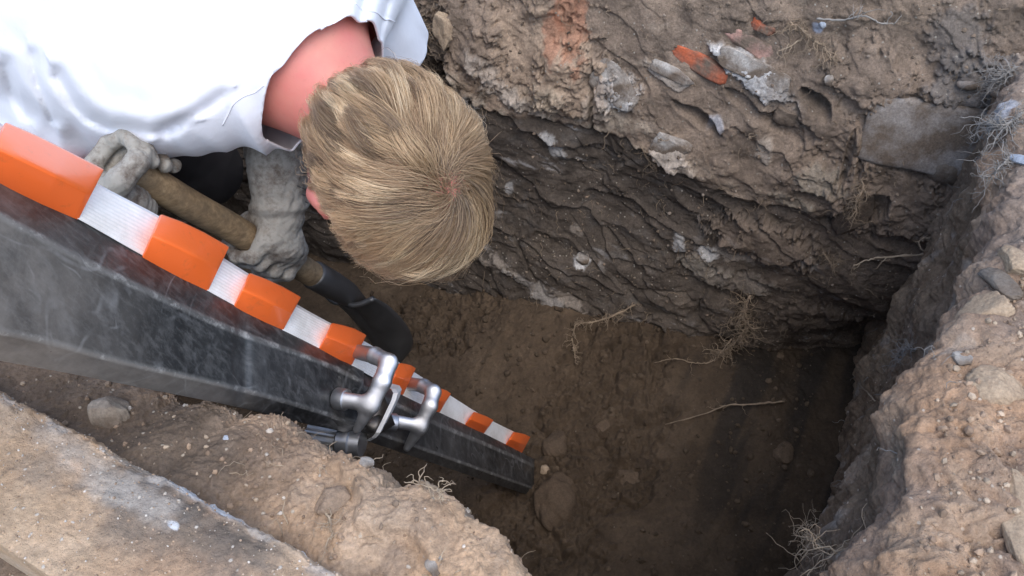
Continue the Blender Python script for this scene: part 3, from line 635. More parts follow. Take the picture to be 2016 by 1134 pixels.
def sleeve(x0, x1, grow=1.0):
    """a chunky faceted sleeve: two facets towards the light and a chamfered far end"""
    w = x1 - x0; xs = [x0 - 2, x0 + 1, x0 + w * .3, x0 + w * .62, x0 + w * .66, x1 - w * .05, x1]
    fs = [0.78, 0.92, 0.98, 1.0, 0.98, 0.80, 0.72]; ts = [(x - x0) / w for x in xs]
    ring = [(-0.16, 0.010), (-0.14, -0.004), (0.05, -0.014), (0.34, -0.030), (0.42, -0.0325), (0.48, -0.0325), (0.98, -0.004), (1.10, 0.002), (1.10, 0.026), (-0.10, 0.032)]
    rows = []
    for x, s, t_ in zip(xs, fs, ts):
        r = []
        d0_ = float(dep(x))
        for f, o in ring:
            ff = 0.5 + (f - 0.5) * (0.5 + 0.5 * s) - (min(.34, .24 / d0_ ** 1.4) * max(0, t_) * (1 - f) if f < .5 else 0)
            d0 = dep(x); xx = x + (0.5 - ff) * 34 * (0.62 / d0)
            r.append(P(xx, upl(xx) * (1 - ff) + dwn(xx) * ff, d0 + 0.02 + (0.012 - 0.02 * ff) + o * (s if s > .9 else s * s * 1.1) * grow * 0.95))
        rows.append(r)
    k = len(ring); n = len(xs); v = np.array(rows).reshape(-1, 3); q = [(i * k + j, i * k + (j + 1) % k, (i + 1) * k + (j + 1) % k, (i + 1) * k + j) for i in range(n - 1) for j in range(k)]
    tr = []
    for j in range(1, k - 1):
        tr.append((0, j + 1, j)); b = (n - 1) * k; tr.append((b, b + j, b + j + 1))
    o = mesh_np("grip_sleeve", v, np.array(q), orangem, None, True, tris=np.array(tr))
    bm_ = o.modifiers.new("bevel", 'BEVEL'); bm_.width = 0.0016; bm_.segments = 3; bm_.limit_method = 'ANGLE'; bm_.angle_limit = math.radians(18)
    return child(o, ladder)
sl = [(-190, -70), (-12, 172), (298, 424), (476, 570), (641, 703), (776, 803), (850, 874), (925, 960), (1004, 1034)]
for a, b in sl: sleeve(a, b)
for a, b in [(-75, -8), (165, 303), (418, 480), (565, 646), (698, 780), (800, 853), (870, 928), (956, 1008)]: tread(a, b)
# cast locking handles
chrome = metal_mat("cast_chrome", (0.50, 0.51, 0.53), 0.40, 0.95, 0.25, 0.25, (0.25, 0.22, 0.19), 40)
def handle(pts, rad, stub, branch, collar):
    c0 = pts[2]; FL = .48                     # cast loops are flatter than they are wide
    st_ = lambda p: p + (((p - c0) @ CF) * (1 / FL - 1))[..., None] * CF
    real = [np.array(list(pts) + list(stub) + list(branch))]; pts = [st_(p) for p in pts]; stub = [st_(p) for p in stub]; bq = branch; branch = [st_(p) for p in branch]
    s0, s1 = stub; b0, b1 = branch
    def f(p):
        p = st_(p); d = None
        for (a, b), (ra, rb_) in zip(zip(pts[:-1], pts[1:]), zip(rad[:-1], rad[1:])):
            c = caps(p, a, b, ra, rb_); d = c if d is None else su(d, c, 0.004)
        d = su(d, caps(p, s0, s1, rad[0] * .92, rad[0]), 0.004)
        d = su(d, caps(p, b0, b1, rad[0] * .98, rad[0] * .85), 0.008)
        return d * FL
    al = real[0]; b0, b1 = bq; v, q = surfnet(f, al.min(0) - .02, al.max(0) + .02, 0.0018)
    o = child(mesh_np("locking_handle", v, q, chrome), ladder)
    ax = nrm(b1 - b0); c = Parts(); c.add(*tube([b0 - ax * .010, b0 - ax * .009, b0 + ax * 0.004, b0 + ax * 0.0055], [rad[0] * 1.2, rad[0] * 1.28, rad[0] * 1.28, rad[0] * 1.1], 28)); cc = c.build("collar", chrome); cc.parent = o
    cc.modifiers.new("e", 'EDGE_SPLIT').split_angle = math.radians(40); return o
D1 = float(dep(710)); k1 = D1 / FPX
handle([P(738, 700, D1 - .040), P(765, 714, D1 - .050), P(752, 752, D1 - .058), P(728, 800, D1 - .058), P(703, 846, D1 - .050)], [16 * k1, 17 * k1, 17 * k1, 15.5 * k1, 8 * k1],
       (P(706, 693, D1 - .006), P(738, 700, D1 - .040)), (P(676, 786, float(dep(676)) - .010), P(729, 794, D1 - .058)), None)
D2 = float(dep(825)); k2 = D2 / FPX
handle([P(834, 760, D2 - .036), P(853, 772, D2 - .046), P(846, 800, D2 - .054), P(826, 842, D2 - .054), P(801, 882, D2 - .046)], [13.5 * k2, 14.5 * k2, 14.5 * k2, 13 * k2, 7 * k2],
       (P(806, 755, D2 - .004), P(834, 760, D2 - .036)), (P(772, 832, float(dep(772)) - .004), P(827, 838, D2 - .054)), None)
# steel end plate with a pale lip, the lower rung with its ribbed sleeve and round lock
pl = Parts(); 
edgep = [P(758, 762, D1 + .03), P(772, 766, D1 + .008), P(776, 774, D1 - .002), P(772, 788, D1 - .006), P(755, 824, D1 - .008), P(741, 852, D1 - .006), P(733, 862, D1 + .004), P(722, 868, D1 + .02)]
fr = []
for p_ in edgep: fr += [p_ + CF * 0 + CR * .0045, p_ + CF * .035 + CR * .0045, p_ + CF * .035 - CR * .001, p_ - CR * .001]
ne = len(edgep); pl.add(fr, [(i * 4 + j, i * 4 + (j + 1) % 4, (i + 1) * 4 + (j + 1) % 4, (i + 1) * 4 + j) for i in range(ne - 1) for j in range(4)] + [(0, 3, 2, 1), (ne * 4 - 4, ne * 4 - 3, ne * 4 - 2, ne * 4 - 1)])
child(pl.build("end_plate", metal_mat("pale_steel", (0.75, 0.75, 0.74), 0.45, 0.0, 0.1, 0.3), None, False), ladder)
bk = Parts(); bk.add(*tube([P(700, 800, D1 + .04), P(735, 812, D1 + .036), P(764, 800, D1 + .04)], [.030, .034, .026], 10)); bk.add(*tube([P(715, 835, D1 + .01), P(738, 838, D1 + .006), P(752, 828, D1 + .012)], [.010, .012, .009], 10))
child(bk.build("hinge_block", metal_mat("greasy_steel", (0.16, 0.15, 0.14), 0.4, 0.9, 0.3, 0.4, (0.1, 0.08, 0.06))), ladder)
ru = Parts(); pa, pb = P(610, 858, D1 + .03), P(668, 868, D1 + .02); n_ = 24
va, qa, ta = tube([pa, pa + (pb - pa) * .5, pb], .018, 44); cc_ = np.repeat(np.array([pa, pa + (pb - pa) * .5, pb]), 44, 0); va = cc_ + (va - cc_) * np.tile(np.where(np.arange(44) % 4 < 2, 1.0, .90), 3)[:, None]; ru.add(va, qa, ta)
child(ru.build("lower_rung", metal_mat("ribbed_grey_alloy", (0.42, 0.41, 0.39), 0.4, 0.8, 0.2, 0.4), None, False), ladder)
kn = Parts(); pa, pb = P(668, 868, D1 + .018), P(715, 874, D1 + .012); ax = pb - pa
kn.add(*tube([pa, pa + ax * .05, pa + ax * .5, pa + ax * .55, pa + ax * .97, pa + ax], [.016, .019, .019, .0165, .0165, .013], 28)); o = child(kn.build("rung_lock", chrome), ladder); o.modifiers.new("e", 'EDGE_SPLIT').split_angle = math.radians(40)

# ------------------------------------------------------------------ shovel
def wood_mat():
    m, N, L, B = nodes("worn_ash_wood"); co = N.new("ShaderNodeTexCoord").outputs['Object']
    mp = N.new("ShaderNodeMapping"); mp.inputs['Rotation'].default_value = (0, 0.62, 0.35); mp.inputs['Scale'].default_value = (1.2, 14, 14); L.new(co, mp.inputs[0])
    c = mix(N, L, ramp(N, L, noise(N, L, mp.outputs[0], 12, 6, 0.65), [(0.3, 0.0), (0.7, 1.0)]), (0.19, 0.125, 0.065), (0.42, 0.30, 0.17))
    c = mix(N, L, ramp(N, L, noise(N, L, co, 22, 6, 0.7), [(0.42, 0.0), (0.68, 0.8)]), c, (0.10, 0.075, 0.05))
    L.new(c, B.inputs['Base Color']); B.inputs['Roughness'].default_value = 0.6; L.new(bump(N, L, noise(N, L, mp.outputs[0], 40, 5, 0.7), 0.3, 0.002), B.inputs['Normal']); return m
woodm = wood_mat(); steelm = metal_mat("dull_shovel_steel", (0.12, 0.118, 0.115), 0.42, 0.7, 0.4, 0.45, (0.085, 0.068, 0.052), 30)
S0, S1 = P(255, 335, .925), P(660, 565, 1.275); sax = nrm(S1 - S0)
shovel = thing("shovel", "shovel with worn wooden shaft and dark steel blade, held in white gloves", "shovel", tuple(S1))
s_ = Parts(); ts = np.linspace(0, 1, 30); s_.add(*tube([S0 + (S1 - S0) * t + 0.0006 * math.sin(20 * t) * CU for t in ts], 0.0195, 18)); child(s_.build("shaft", woodm), shovel)
fe = Parts(); B0 = S1 - sax * .06; B1 = S1 + sax * .075
fe.add(*tube([B0, B0 + sax * .004, B0 + sax * .05, B1 - sax * .04, B1], [.0205, .0225, .0225, .020, .010], 18)); child(fe.build("socket", steelm), shovel)
# dished round-point blade
bside = nrm(np.cross(sax, CF)); bnorm = nrm(np.cross(bside, sax))
if bnorm @ CF > 0: bnorm = -bnorm
bl0 = S1 + sax * .035; nu_, nv_ = 28, 22; Vb = []
roll = math.radians(62); bs = bside * math.cos(roll) + bnorm * math.sin(roll); bn = -bside * math.sin(roll) + bnorm * math.cos(roll)
for i in range(nu_):
    t = i / (nu_ - 1); half = 0.058 * (1 if t < .45 else math.sqrt(max(0, 1 - ((t - .45) / .55) ** 2.2))) * (0.88 + .12 * min(1, t / .15)) + 0.002
    for j in range(nv_):
        w = -1 + 2 * j / (nv_ - 1)
        dish = -0.035 * (1 - w * w) * (0.55 + 0.45 * t) - 0.05 * t * t + 0.014 * math.exp(-(w / .16) ** 2) * math.exp(-t * 3)
        Vb.append(bl0 + sax * (0.19 * t) + bs * (half * w) - bn * dish)
Vb = np.array(Vb); ob = mesh_np("blade", Vb, grid_quads(nu_, nv_), steelm); so = ob.modifiers.new("plate", 'SOLIDIFY'); so.thickness = 0.0025; child(ob, shovel)
tr_ = Parts(); e0 = [Vb[j] for j in range(nv_)]; tr_.add(*tube(e0, .005, 8)); child(tr_.build("foot_tread", steelm), shovel)

# ------------------------------------------------------------------ the digging person
def skin_mat():
    m, N, L, B = nodes("sunburnt_skin"); co = N.new("ShaderNodeTexCoord").outputs['Object']
    c = mix(N, L, ramp(N, L, noise(N, L, co, 16, 4, 0.6), [(0.35, 0.0), (0.68, 1.0)]), (0.62, 0.26, 0.195), (0.62, 0.19, 0.16))
    c = mix(N, L, ramp(N, L, noise(N, L, co, 160, 3, 0.6), [(0.60, 0.0), (0.75, 0.35)]), c, (0.46, 0.19, 0.13))
    L.new(c, B.inputs['Base Color']); B.inputs['Roughness'].default_value = 0.5
    B.inputs['Subsurface Weight'].default_value = 0.15; B.inputs['Subsurface Radius'].default_value = (0.012, 0.004, 0.002); B.inputs['Subsurface Scale'].default_value = 0.5
    n = bump(N, L, noise(N, L, co, 420, 4, 0.65), 0.25, 0.0008); L.new(n, B.inputs['Normal']); return m
def shirt_mat():
    m, N, L, B = nodes("white_cotton"); co = N.new("ShaderNodeTexCoord").outputs['Object']
    L.new(mix(N, L, ramp(N, L, noise(N, L, co, 9, 5, 0.6), [(0.3, 0.0), (0.8, 1.0)]), (0.79, 0.805, 0.86), (0.75, 0.765, 0.82)), B.inputs['Base Color'])
    B.inputs['Roughness'].default_value = 0.9; B.inputs['Sheen Weight'].default_value = 0.15
    n = bump(N, L, noise(N, L, co, 28, 4, 0.55), 0.25, 0.006); n = bump(N, L, noise(N, L, co, 900, 2, 0.5), 0.2, 0.0005, n); L.new(n, B.inputs['Normal']); return m
skinm = skin_mat(); shirtm = shirt_mat()
Hc = P(797, 346, .895)
def cv(x, y, z): return CR * x - CU * y + CF * z               # camera-style axes: right, down, away
fwd = nrm(cv(.46, .80, .42)); ear = cv(-.84, .48, -.16); ear = nrm(ear - (ear @ fwd) * fwd); upv = np.cross(ear, fwd)
if upv @ CF > 0: upv = -upv
HX = np.array([ear, fwd, upv])                                  # rows: right ear, face, crown
def hl(x, y, z): return Hc + x * ear + y * fwd + z * upv
def cran(q):
    d = ell(q, (0, -.012, .020), (.078, .100, .086))
    d = su(d, ell(q, (0, .030, -.035), (.064, .070, .088)), .03)
    d = su(d, ell(q, (0, -.050, -.030), (.060, .055, .060)), .03)
    return d
NB = P(588, 118, .945); SR = P(330, 122, .955); SL = P(655, -120, 1.0); CH = P(330, 0, .97); WA = P(30, -60, 1.0); PE = P(-270, -90, 1.08)
ER = P(20, 270, 1.16); WR = P(180, 392, 1.02); EL = P(790, 240, 1.30); WL = P(592, 352, 1.165)
KR = P(-60, 380, 1.50); KL = P(395, 330, 1.62)
AR = onz(-260, 330, FLOOR + .09); AL = onz(250, 330, FLOOR + .09)
HR, HL = PE - nrm(SL - SR) * .09, PE + nrm(SL - SR) * .09
def f_torso(p, k=0.0):
    d = caps(p, CH, PE, .125 + k, .135 + k); d = su(d, caps(p, CH + .03 * cv(1, 0, 0), NB - .05 * nrm(hl(0, -.03, -.06) - NB), .10 + k, .068 + k), .05)
    d = su(d, caps(p, SR, NB, .060 + k, .066 + k), .05); d = su(d, caps(p, SL, NB, .060 + k, .066 + k), .05); d = su(d, caps(p, SR, CH, .075 + k, .10 + k), .05); d = su(d, caps(p, SL, CH, .07 + k, .10 + k), .05)
    return d
def f_body(p):
    q = (p - Hc) @ HX.T
    d = cran(q)
    d = su(d, ell(q, (0, .095, -.045), (.013, .020, .022)), .012)     # nose
    d = su(d, ell(q, (0, .088, -.020), (.009, .016, .026)), .012)
    d = su(d, ell(q, (0, .082, -.082), (.024, .012, .007)), .008); d = su(d, ell(q, (0, .074, -.112), (.022, .018, .016)), .02)
    for sgn in (1, -1):
        d = ss(d, ell(q, (sgn * .031, .097, -.012), (.016, .012, .010)), .010)
        e = caps(q, (sgn * .074, -.008, -.020), (sgn * .088, -.026, .006), .010, .012)   # ears: a thin shell with a rim
        e = ell(q, (sgn * (.093 if sgn > 0 else .080), -.022, -.012), (.013, .021, .034)); e = ss(e, ell(q, (sgn * (.105 if sgn > 0 else .092), -.018, -.012), (.008, .012, .023)), .004)
        d = su(d, e, .006)
    d = su(d, caps(p, hl(0, -.035, -.055), NB, .054, .064), .035)
    d = su(d, f_torso(p), .035)
    d = su(d, caps(p, SR, ER, .052, .042), .03); d = su(d, caps(p, ER, WR, .042, .028), .02); d = su(d, caps(p, SL, EL, .052, .042), .03); d = su(d, caps(p, EL, WL, .042, .028), .02)
    d = su(d, caps(p, WR, WR + .07 * nrm(S0 - WR), .028, .026), .02); d = su(d, caps(p, WL, WL + .07 * nrm(P(530, 430, 1.12) - WL), .028, .026), .02)
    for h, k, a in ((HR, KR, AR), (HL, KL, AL)):
        d = su(d, caps(p, h, k, .085, .058), .04); d = su(d, caps(p, k, a, .056, .038), .03); d = su(d, caps(p, a, a + V((.14, -.02, -.045)), .04, .032), .03)
    return d
al = np.array([Hc, NB, SR, SL, CH, PE, ER, WR, EL, WL, KR, KL, AR, AL]); 
v, q = surfnet(f_body, al.min(0) - .22, al.max(0) + .22, 0.0052, proj_it=3)
person = thing("person", "person in a white t-shirt bent over in the pit, blond head down", "person", (float(PE[0]), float(PE[1]), FLOOR))
child(mesh_np("body", v, q, skinm), person)
# eyes, behind the face and out of view
ey = Parts()
for sgn in (1, -1):
    bm = bmesh.new(); bmesh.ops.create_uvsphere(bm, u_segments=16, v_segments=10, radius=.0115); bm.verts.ensure_lookup_table()
    vv = np.array([hl(sgn * .031 + w.co.x, .083 + w.co.y, -.012 + w.co.z) for w in bm.verts]); fq = [[w.index for w in f.verts] for f in bm.faces]
    ey.add(vv, [f for f in fq if len(f) == 4], [f for f in fq if len(f) == 3]); bm.free()
    ey2 = Parts(); ey2.v, ey2.q, ey2.t, ey2.n = ey.v, ey.q, ey.t, ey.n
    me_, N_, L_, B_ = nodes("eye"); B_.inputs['Base Color'].default_value = (.75, .73, .7, 1); B_.inputs['Roughness'].default_value = .15
    child(ey2.build("eye", me_), person); ey = Parts()
# --- shirt: a shell over the torso and upper arms, open at neck, sleeves and hem
nax = nrm(hl(0, -.035, -.055) - NB)
def cut_neck(p):
    w = p - NB; rr = np.linalg.norm(w - (w @ nax)[:, None] * nax, axis=1)
    return np.minimum((p - na) @ cn, .15 - rr)
slR = SR + (ER - SR) * .88; slL = SL + (EL - SL) * .55
def n3(p, s, sd): return fbm(p @ CR * s + 0.7 * (p @ CF) * s, p @ CU * s - 0.5 * (p @ CF) * s, 3, sd)
fdir = nrm(cv(.55, .75, .3))
CREASE = [([(8, 130), (24, 185), (52, 232)], .0042, 15), ([(112, 150), (140, 200), (170, 232), (215, 252), (300, 262), (350, 250)], .0055, 17), ([(330, 262), (370, 235), (415, 210), (440, 190)], .0045, 15), ([(705, 70), (712, 30), (722, -10)], .004, 12), ([(745, 90), (752, 50), (765, 5)], .003, 10), ([(60, 110), (78, 180), (104, 236)], .0038, 13)]
def f_shirt(p):
    d = f_torso(p, .018)
    d = su(d, caps(p, SR, slR + (slR - SR) * .3, .070, .075), .04); d = su(d, caps(p, SL, slL + (slL - SL) * .3, .07, .08), .04)
    d = su(d, caps(p, P(430, 160, .945), P(508, 178, .965), .058, .048), .05)          # the shirt front hanging towards the collar
    d = su(d, caps(p, P(700, 5, .985), P(705, -40, 1.0), .046, .055), .03)
    d = su(d, caps(p, P(200, 125, .97), P(330, 145, .96), .070, .066), .05)
    a = p @ nrm(cv(.80, -.55, .1)); b = p @ nrm(cv(.55, .83, .2))
    fold = 1 - 2 * np.abs(gn(a * 13 + 1.2 * gn(a * 5, b * 5, 301), b * 3.2, 302))
    low = sstep(-.02, .14, (p - P(250, 90, .95)) @ nrm(cv(.15, .9, .3)))
    fold2 = gn(a * 26 + 1.5 * gn(b * 6, a * 4, 305), b * 5, 306)
    x, y, z = proj(p); g_ = 0
    for pl_, am, wd in CREASE:
        m_ = np.full(len(p), 1e9); sg = np.zeros(len(p))
        for (x0, y0), (x1, y1) in zip(pl_[:-1], pl_[1:]):
            t = np.clip(((x - x0) * (x1 - x0) + (y - y0) * (y1 - y0)) / ((x1 - x0) ** 2 + (y1 - y0) ** 2), 0, 1); dx = x - x0 - t * (x1 - x0); dy = y - y0 - t * (y1 - y0); dd = np.hypot(dx, dy)
            sg = np.where(dd < m_, dx * (y1 - y0) - dy * (x1 - x0), sg); m_ = np.minimum(m_, dd)
        k_ = np.where(sg > 0, 1.0, .55)
        g_ = g_ + am * (np.exp(-(m_ / (wd * k_)) ** 2) - .75 * np.exp(-((m_ - 1.9 * wd) / (1.3 * wd)) ** 2) * (sg > 0))
    d = d + g_
    return d - (.0015 + .006 * low) * fold - .0045 * (0.12 + low) * fold2 - .002 * gn(a * 42, b * 20, 303)
def hit(px, py, f):
    t = .6
    for _ in range(90): t = min(t + float(f(P(px, py, t)[None])[0]) * .7, .99)
    return P(px, py, t)
na, nb_, nc_ = hit(574, 106, f_shirt), hit(482, 215, f_shirt) + .012 * nrm(Hc - NB), hit(690, 30, f_shirt)
cn = nrm(np.cross(nb_ - na, nc_ - na)); cn = cn if cn @ (Hc - na) > 0 else -cn
al = np.array([NB, SR, SL, CH, PE, slR, slL])
v, q = surfnet(f_shirt, al.min(0) - .24, al.max(0) + .24, 0.0046, proj_it=2)
def cuts(p): 
    hem = (p - PE) @ nrm(PE - CH) - .06
    kr = (p - slR) @ nrm(slR - SR); kl = (p - slL) @ nrm(slL - SL)
    kr = np.where(np.linalg.norm(p - slR, axis=1) < .16, kr, -1); kl = np.where(np.linalg.norm(p - slL, axis=1) < .15, kl, -1)
    return np.maximum(np.maximum(cut_neck(p), hem), np.maximum(kr, kl))
cval = cuts(v)
keep = (cval[q] < 0).any(1); q = q[keep]
used = np.unique(q); mp = np.full(len(v), -1); mp[used] = np.arange(len(used)); v = v[used]; q = mp[q]; cval = cval[used]
for _ in range(8):                                              # snap the ragged rim onto the clean cut
    c = cuts(v); w = c > 0; e = 1e-3
    g = np.stack([cuts(v[w] + np.eye(3)[k] * e) - cuts(v[w] - np.eye(3)[k] * e) for k in range(3)], 1) / (2 * e)
    g /= np.maximum(np.linalg.norm(g, axis=1), 1e-6)[:, None]; v[w] -= np.clip(c[w], 0, .01)[:, None] * g
    fs = f_shirt(v[w]); gs = np.stack([f_shirt(v[w] + np.eye(3)[k] * e) - f_shirt(v[w] - np.eye(3)[k] * e) for k in range(3)], 1) / (2 * e)
    gs -= (gs * g).sum(1)[:, None] * g; v[w] -= np.clip(fs, -.004, .004)[:, None] * gs / np.maximum((gs * gs).sum(1), .15)[:, None]
o = child(mesh_np("shirt", v, q, shirtm), person)
so = o.modifiers.new("cloth", 'SOLIDIFY'); so.thickness = .0028; so.offset = -1
# stitched seam along shoulder and collar
def drop(pts, f, n=10):
    c = catmull(pts, n)
    for _ in range(12):
        d = f(c); c = c + CF * np.clip(d, -.02, .02)[:, None] * 0.8
    return c
for pts in ([P(412, 232, .86), P(440, 208, .86), P(455, 196, .86), P(478, 184, .86), P(500, 178, .86), P(520, 168, .86)], [P(712, 30, .93), P(725, 34, .93), P(745, 26, .93), P(765, 14, .93)]):
    c = drop(pts, f_shirt); sm = Parts(); sm.add(*tube(c, .0009, 6)); child(sm.build("seam", shirtm), person)
# dark work trousers
def f_tr(p):
    d = ell(p, PE - nrm(PE - CH) * -.02, (.17, .15, .15))
    d = su(d, caps(p, PE + nrm(CH - PE) * .05, PE, .138, .15), .05)
    for h, k, a in ((HR, KR, AR), (HL, KL, AL)):
        d = su(d, caps(p, h, k, .10, .076), .05); d = su(d, caps(p, k, a, .074, .060), .03)
    return d - .005 * n3(p, 22, 311)
al = np.array([PE, KR, KL, AR, AL]); v, q = surfnet(f_tr, al.min(0) - .22, al.max(0) + .22, 0.008)
trm, N_, L_, B_ = nodes("dark_trousers"); B_.inputs['Base Color'].default_value = (.030, .024, .021, 1); B_.inputs['Roughness'].default_value = .95
child(mesh_np("trousers", v, q, trm), person)
bt = Parts()
for a in (AR, AL):
    f = lambda p, a=a: su(caps(p, a + V((0, 0, .08)), a + V((0, 0, -.03)), .058, .052), su(caps(p, a + V((-.03, 0, -.05)), a + V((.15, -.02, -.055)), .042, .040), a[2] * 0 + caps(p, a + V((.05, -.01, -.04)), a + V((.12, -.02, -.05)), .048, .044), .02), .03)
    v, q = surfnet(f, a - .2, a + .26, .008); b = Parts(); b.add(v, q); btm, N_, L_, B_ = nodes("boot_leather"); B_.inputs['Base Color'].default_value = (.06, .045, .03, 1); child(b.build("boot", btm), person)

# --- gloves: five fingers each, closed round the shaft
def glove_mat():
    m, N, L, B = nodes("dirty_white_glove"); co = N.new("ShaderNodeTexCoord").outputs['Object']
    c = mix(N, L, ramp(N, L, noise(N, L, co, 26, 7, 0.72), [(0.47, 0.0), (0.62, 0.9)]), (0.34, 0.32, 0.28), (0.11, 0.08, 0.058))
    c = mix(N, L, ramp(N, L, noise(N, L, co, 90, 5, 0.7), [(0.52, 0.0), (0.72, 0.7)]), c, (0.22, 0.18, 0.14))
    L.new(c, B.inputs['Base Color']); B.inputs['Roughness'].default_value = 0.85
    n = bump(N, L, noise(N, L, co, 170, 5, 0.65), 0.5, 0.002); n = bump(N, L, ramp(N, L, noise(N, L, co, 30, 2, 0.5), [(0.40, 1.0), (0.5, 0.0), (0.60, 1.0)]), 0.3, 0.004, n); L.new(n, B.inputs['Normal']); return m
glovem = glove_mat()
def glove(wrist, S, palmdir, cufflen, name, seed, flip=1):
    """S: point on the shaft axis that is held; palmdir: from shaft axis to the back of the hand"""
    pd = palmdir - (palmdir @ sax) * sax; pd = nrm(pd); sd_ = np.cross(sax, pd) * flip
    R = .0195
    def ring(a, ax, r): return S + sax * ax + (pd * math.cos(a) + sd_ * math.sin(a)) * r
    fingers = []
    for k, ax in enumerate((-.035, -.0115, .012, .035)):
        r = R + .0115; ln = (1.0, 1.08, 1.03, .86)[k]
        angs = [0.35, 1.15 * ln, 2.05 * ln, 2.95 * ln, 3.7 * ln]
        fingers.append([ring(a, ax + .002 * math.sin(3 * k + a), r + (.004 if i == 1 else 0)) for i, a in enumerate(angs)])
    th = [ring(-.5, -.030, R + .018), ring(-1.1, -.036, R + .014), ring(-1.9, -.030, R + .012), ring(-2.6, -.020, R + .0115)]
    pc = S + pd * (R + .014); ca = nrm(wrist - pc)
    def f(p):
        d = None
        for k, fi in enumerate(fingers):
            for i in range(4):
                r0 = (.0108, .0104, .0099, .0094, .0086)
                c = caps(p, fi[i], fi[i + 1], r0[i], r0[i + 1]) - .0008 * (i in (1, 3)) * 0; dk = c if i == 0 else su(dk, c, .003)
            d = dk if d is None else su(d, dk, .0012)
        for i in range(3): d = su(d, caps(p, th[i], th[i + 1], .0145 - .0012 * i, .0135 - .0012 * i), .005)
        pm = caps(p, pc - sax * .027, pc + sax * .028, .0185, .0175); pm = su(pm, caps(p, pc, pc + ca * .05, .026, .024), .02)
        d = su(d, pm, .010)
        d = su(d, caps(p, pc + ca * .045, wrist, .027, .031), .012)
        w = caps(p, wrist, wrist + ca * cufflen, .036, .042); d = su(d, w, .010)
        t = (p - wrist) @ ca
        d = d - .0022 * np.exp(-(t / .006) ** 2) + .003 * np.exp(-((t + .012) / .007) ** 2)
        x = p @ sax; y = p @ ca
        d = d - .0010 * gn(x * 75 + 2 * gn(y * 25, x * 20, seed), y * 28, seed + 1) - .0010 * gn(x * 150, y * 120, seed + 2)
        return np.maximum(d, t - cufflen)
    al = np.array([S, wrist, wrist + ca * cufflen]); v, q = surfnet(f, al.min(0) - .075, al.max(0) + .075, .0021)
    o = child(mesh_np(name, v, q, glovem), person); return o, pc, ca, f
sp = lambda px, py: S0 + sax * (((P(px, py, 1.05) - CAM) @ sax) * 0 + np.linalg.norm(S1 - S0) * np.clip(((px - 255) / (690 - 255)) * .925 / (.925 + (1.30 - .925) * (1 - (px - 255) / (690 - 255))) if False else 0, 0, 1))
def shaft_at(px):
    ts = np.linspace(0, 1, 400); pts = S0 + (S1 - S0) * ts[:, None]; x, y, d = proj(pts); return pts[np.abs(x - px).argmin()]
GA = shaft_at(520); GB = shaft_at(272)
o1, pc, ca, fg = glove(P(552, 405, 1.10), GA, nrm(cv(.30, -.25, -.75)), .085, "glove", 401, 1)
o2, pc2, ca2, fg2 = glove(P(205, 388, .99), GB, nrm(cv(-.50, .30, -.60)), .06, "glove", 421, 1)
# small unreadable print on the cuff of the nearer-to-head glove
pr = Parts(); random.seed(5)
w0 = P(552, 405, 1.10)
for r_ in range(3):
    x = 0
    for k in range(9):
        ww = random.uniform(3, 8); a = P(556 + x + r_ * 4, 352 + r_ * 15 + x * .42, 1.0); b = P(556 + x + ww * .7 + r_ * 4, 352 + r_ * 15 + (x + ww * .7) * .42, 1.0); x += ww
        c = np.array([a, (a + b) / 2, b])
        for _ in range(20): c = c + CF * np.clip(fg(c), -.03, .03)[:, None] * .8
        if np.abs(fg(c)).max() < .002 and x < 48: pr.add(*tube(c - CF * .0002, .0009, 5))
if pr.n:
    prm, N_, L_, B_ = nodes("print_ink"); B_.inputs['Base Color'].default_value = (.09, .085, .08, 1); p_o = pr.build("cuff_print", prm); p_o.parent = o1; p_o.matrix_parent_inverse = o1.matrix_world.inverted() if False else Matrix.Identity(4)
    p_o.parent = person; child(p_o, person)

# --- hair: some thousands of strands combed from the whorl
rng = np.random.default_rng(7)
def whead(q): return Hc + q @ HX
def pick(px, py):                                               # scalp point (head space) seen at a photo position
    t = .75
    for _ in range(60):
        x = P(px, py, t); t += float(cran(((x - Hc) @ HX.T)[None])[0]) * .9
    return (P(px, py, t) - Hc) @ HX.T
crown = pick(888, 372)
NS = 40000
dirs = rng.normal(size=(NS * 3, 3)); dirs /= np.linalg.norm(dirs, axis=1)[:, None]
r = np.full(len(dirs), .1)
for _ in range(25): r -= cran(dirs * r[:, None]) * .9
roots = dirs * r[:, None]
# the hair line: nape behind, above the ears, brow in front
hairz = np.interp(roots[:, 1], [-.12, -.07, -.045, -.03, -.01, .02, .05, .075, .10], [-.026, -.030, -.022, .010, .030, .026, .016, .035, .045])
keep = roots[:, 2] > hairz + rng.normal(size=len(roots)) * .004
roots = roots[keep][:NS]; NS = len(roots)
def gradc(q, e=1e-3): 
    g = np.stack([cran(q + np.eye(3)[k] * e) - cran(q - np.eye(3)[k] * e) for k in range(3)], 1); return g / (np.linalg.norm(g, axis=1)[:, None] + 1e-9)
SEG = 11
crj = crown + np.random.default_rng(3).normal(size=(NS, 3)) * .007
front = sstep(-.03, .06, roots[:, 1]); backl = sstep(-.02, -.10, roots[:, 1] - 0.6 * roots[:, 2] - .0)
ncl = 420
gi = rng.integers(0, NS, ncl); gp = roots[gi]
cl = np.empty(NS, int)
for s in range(0, NS, 2000):
    cl[s:s + 2000] = ((roots[s:s + 2000, None] - gp[None]) ** 2).sum(-1).argmin(1)
dist_cr = np.linalg.norm(roots - crown, axis=1)
nape = sstep(-.01, -.06, roots[:, 2]) * sstep(.0, -.06, roots[:, 1])
length = .078 + (.048 + .030 * sstep(.02, -.04, roots[:, 0])) * front - .046 * nape - .020 * sstep(.05, .12, dist_cr) * (1 - front)
length = length * (1 - .45 * sstep(.040, .066, roots[:, 0]) * (1 - sstep(.03, .06, roots[:, 1])))
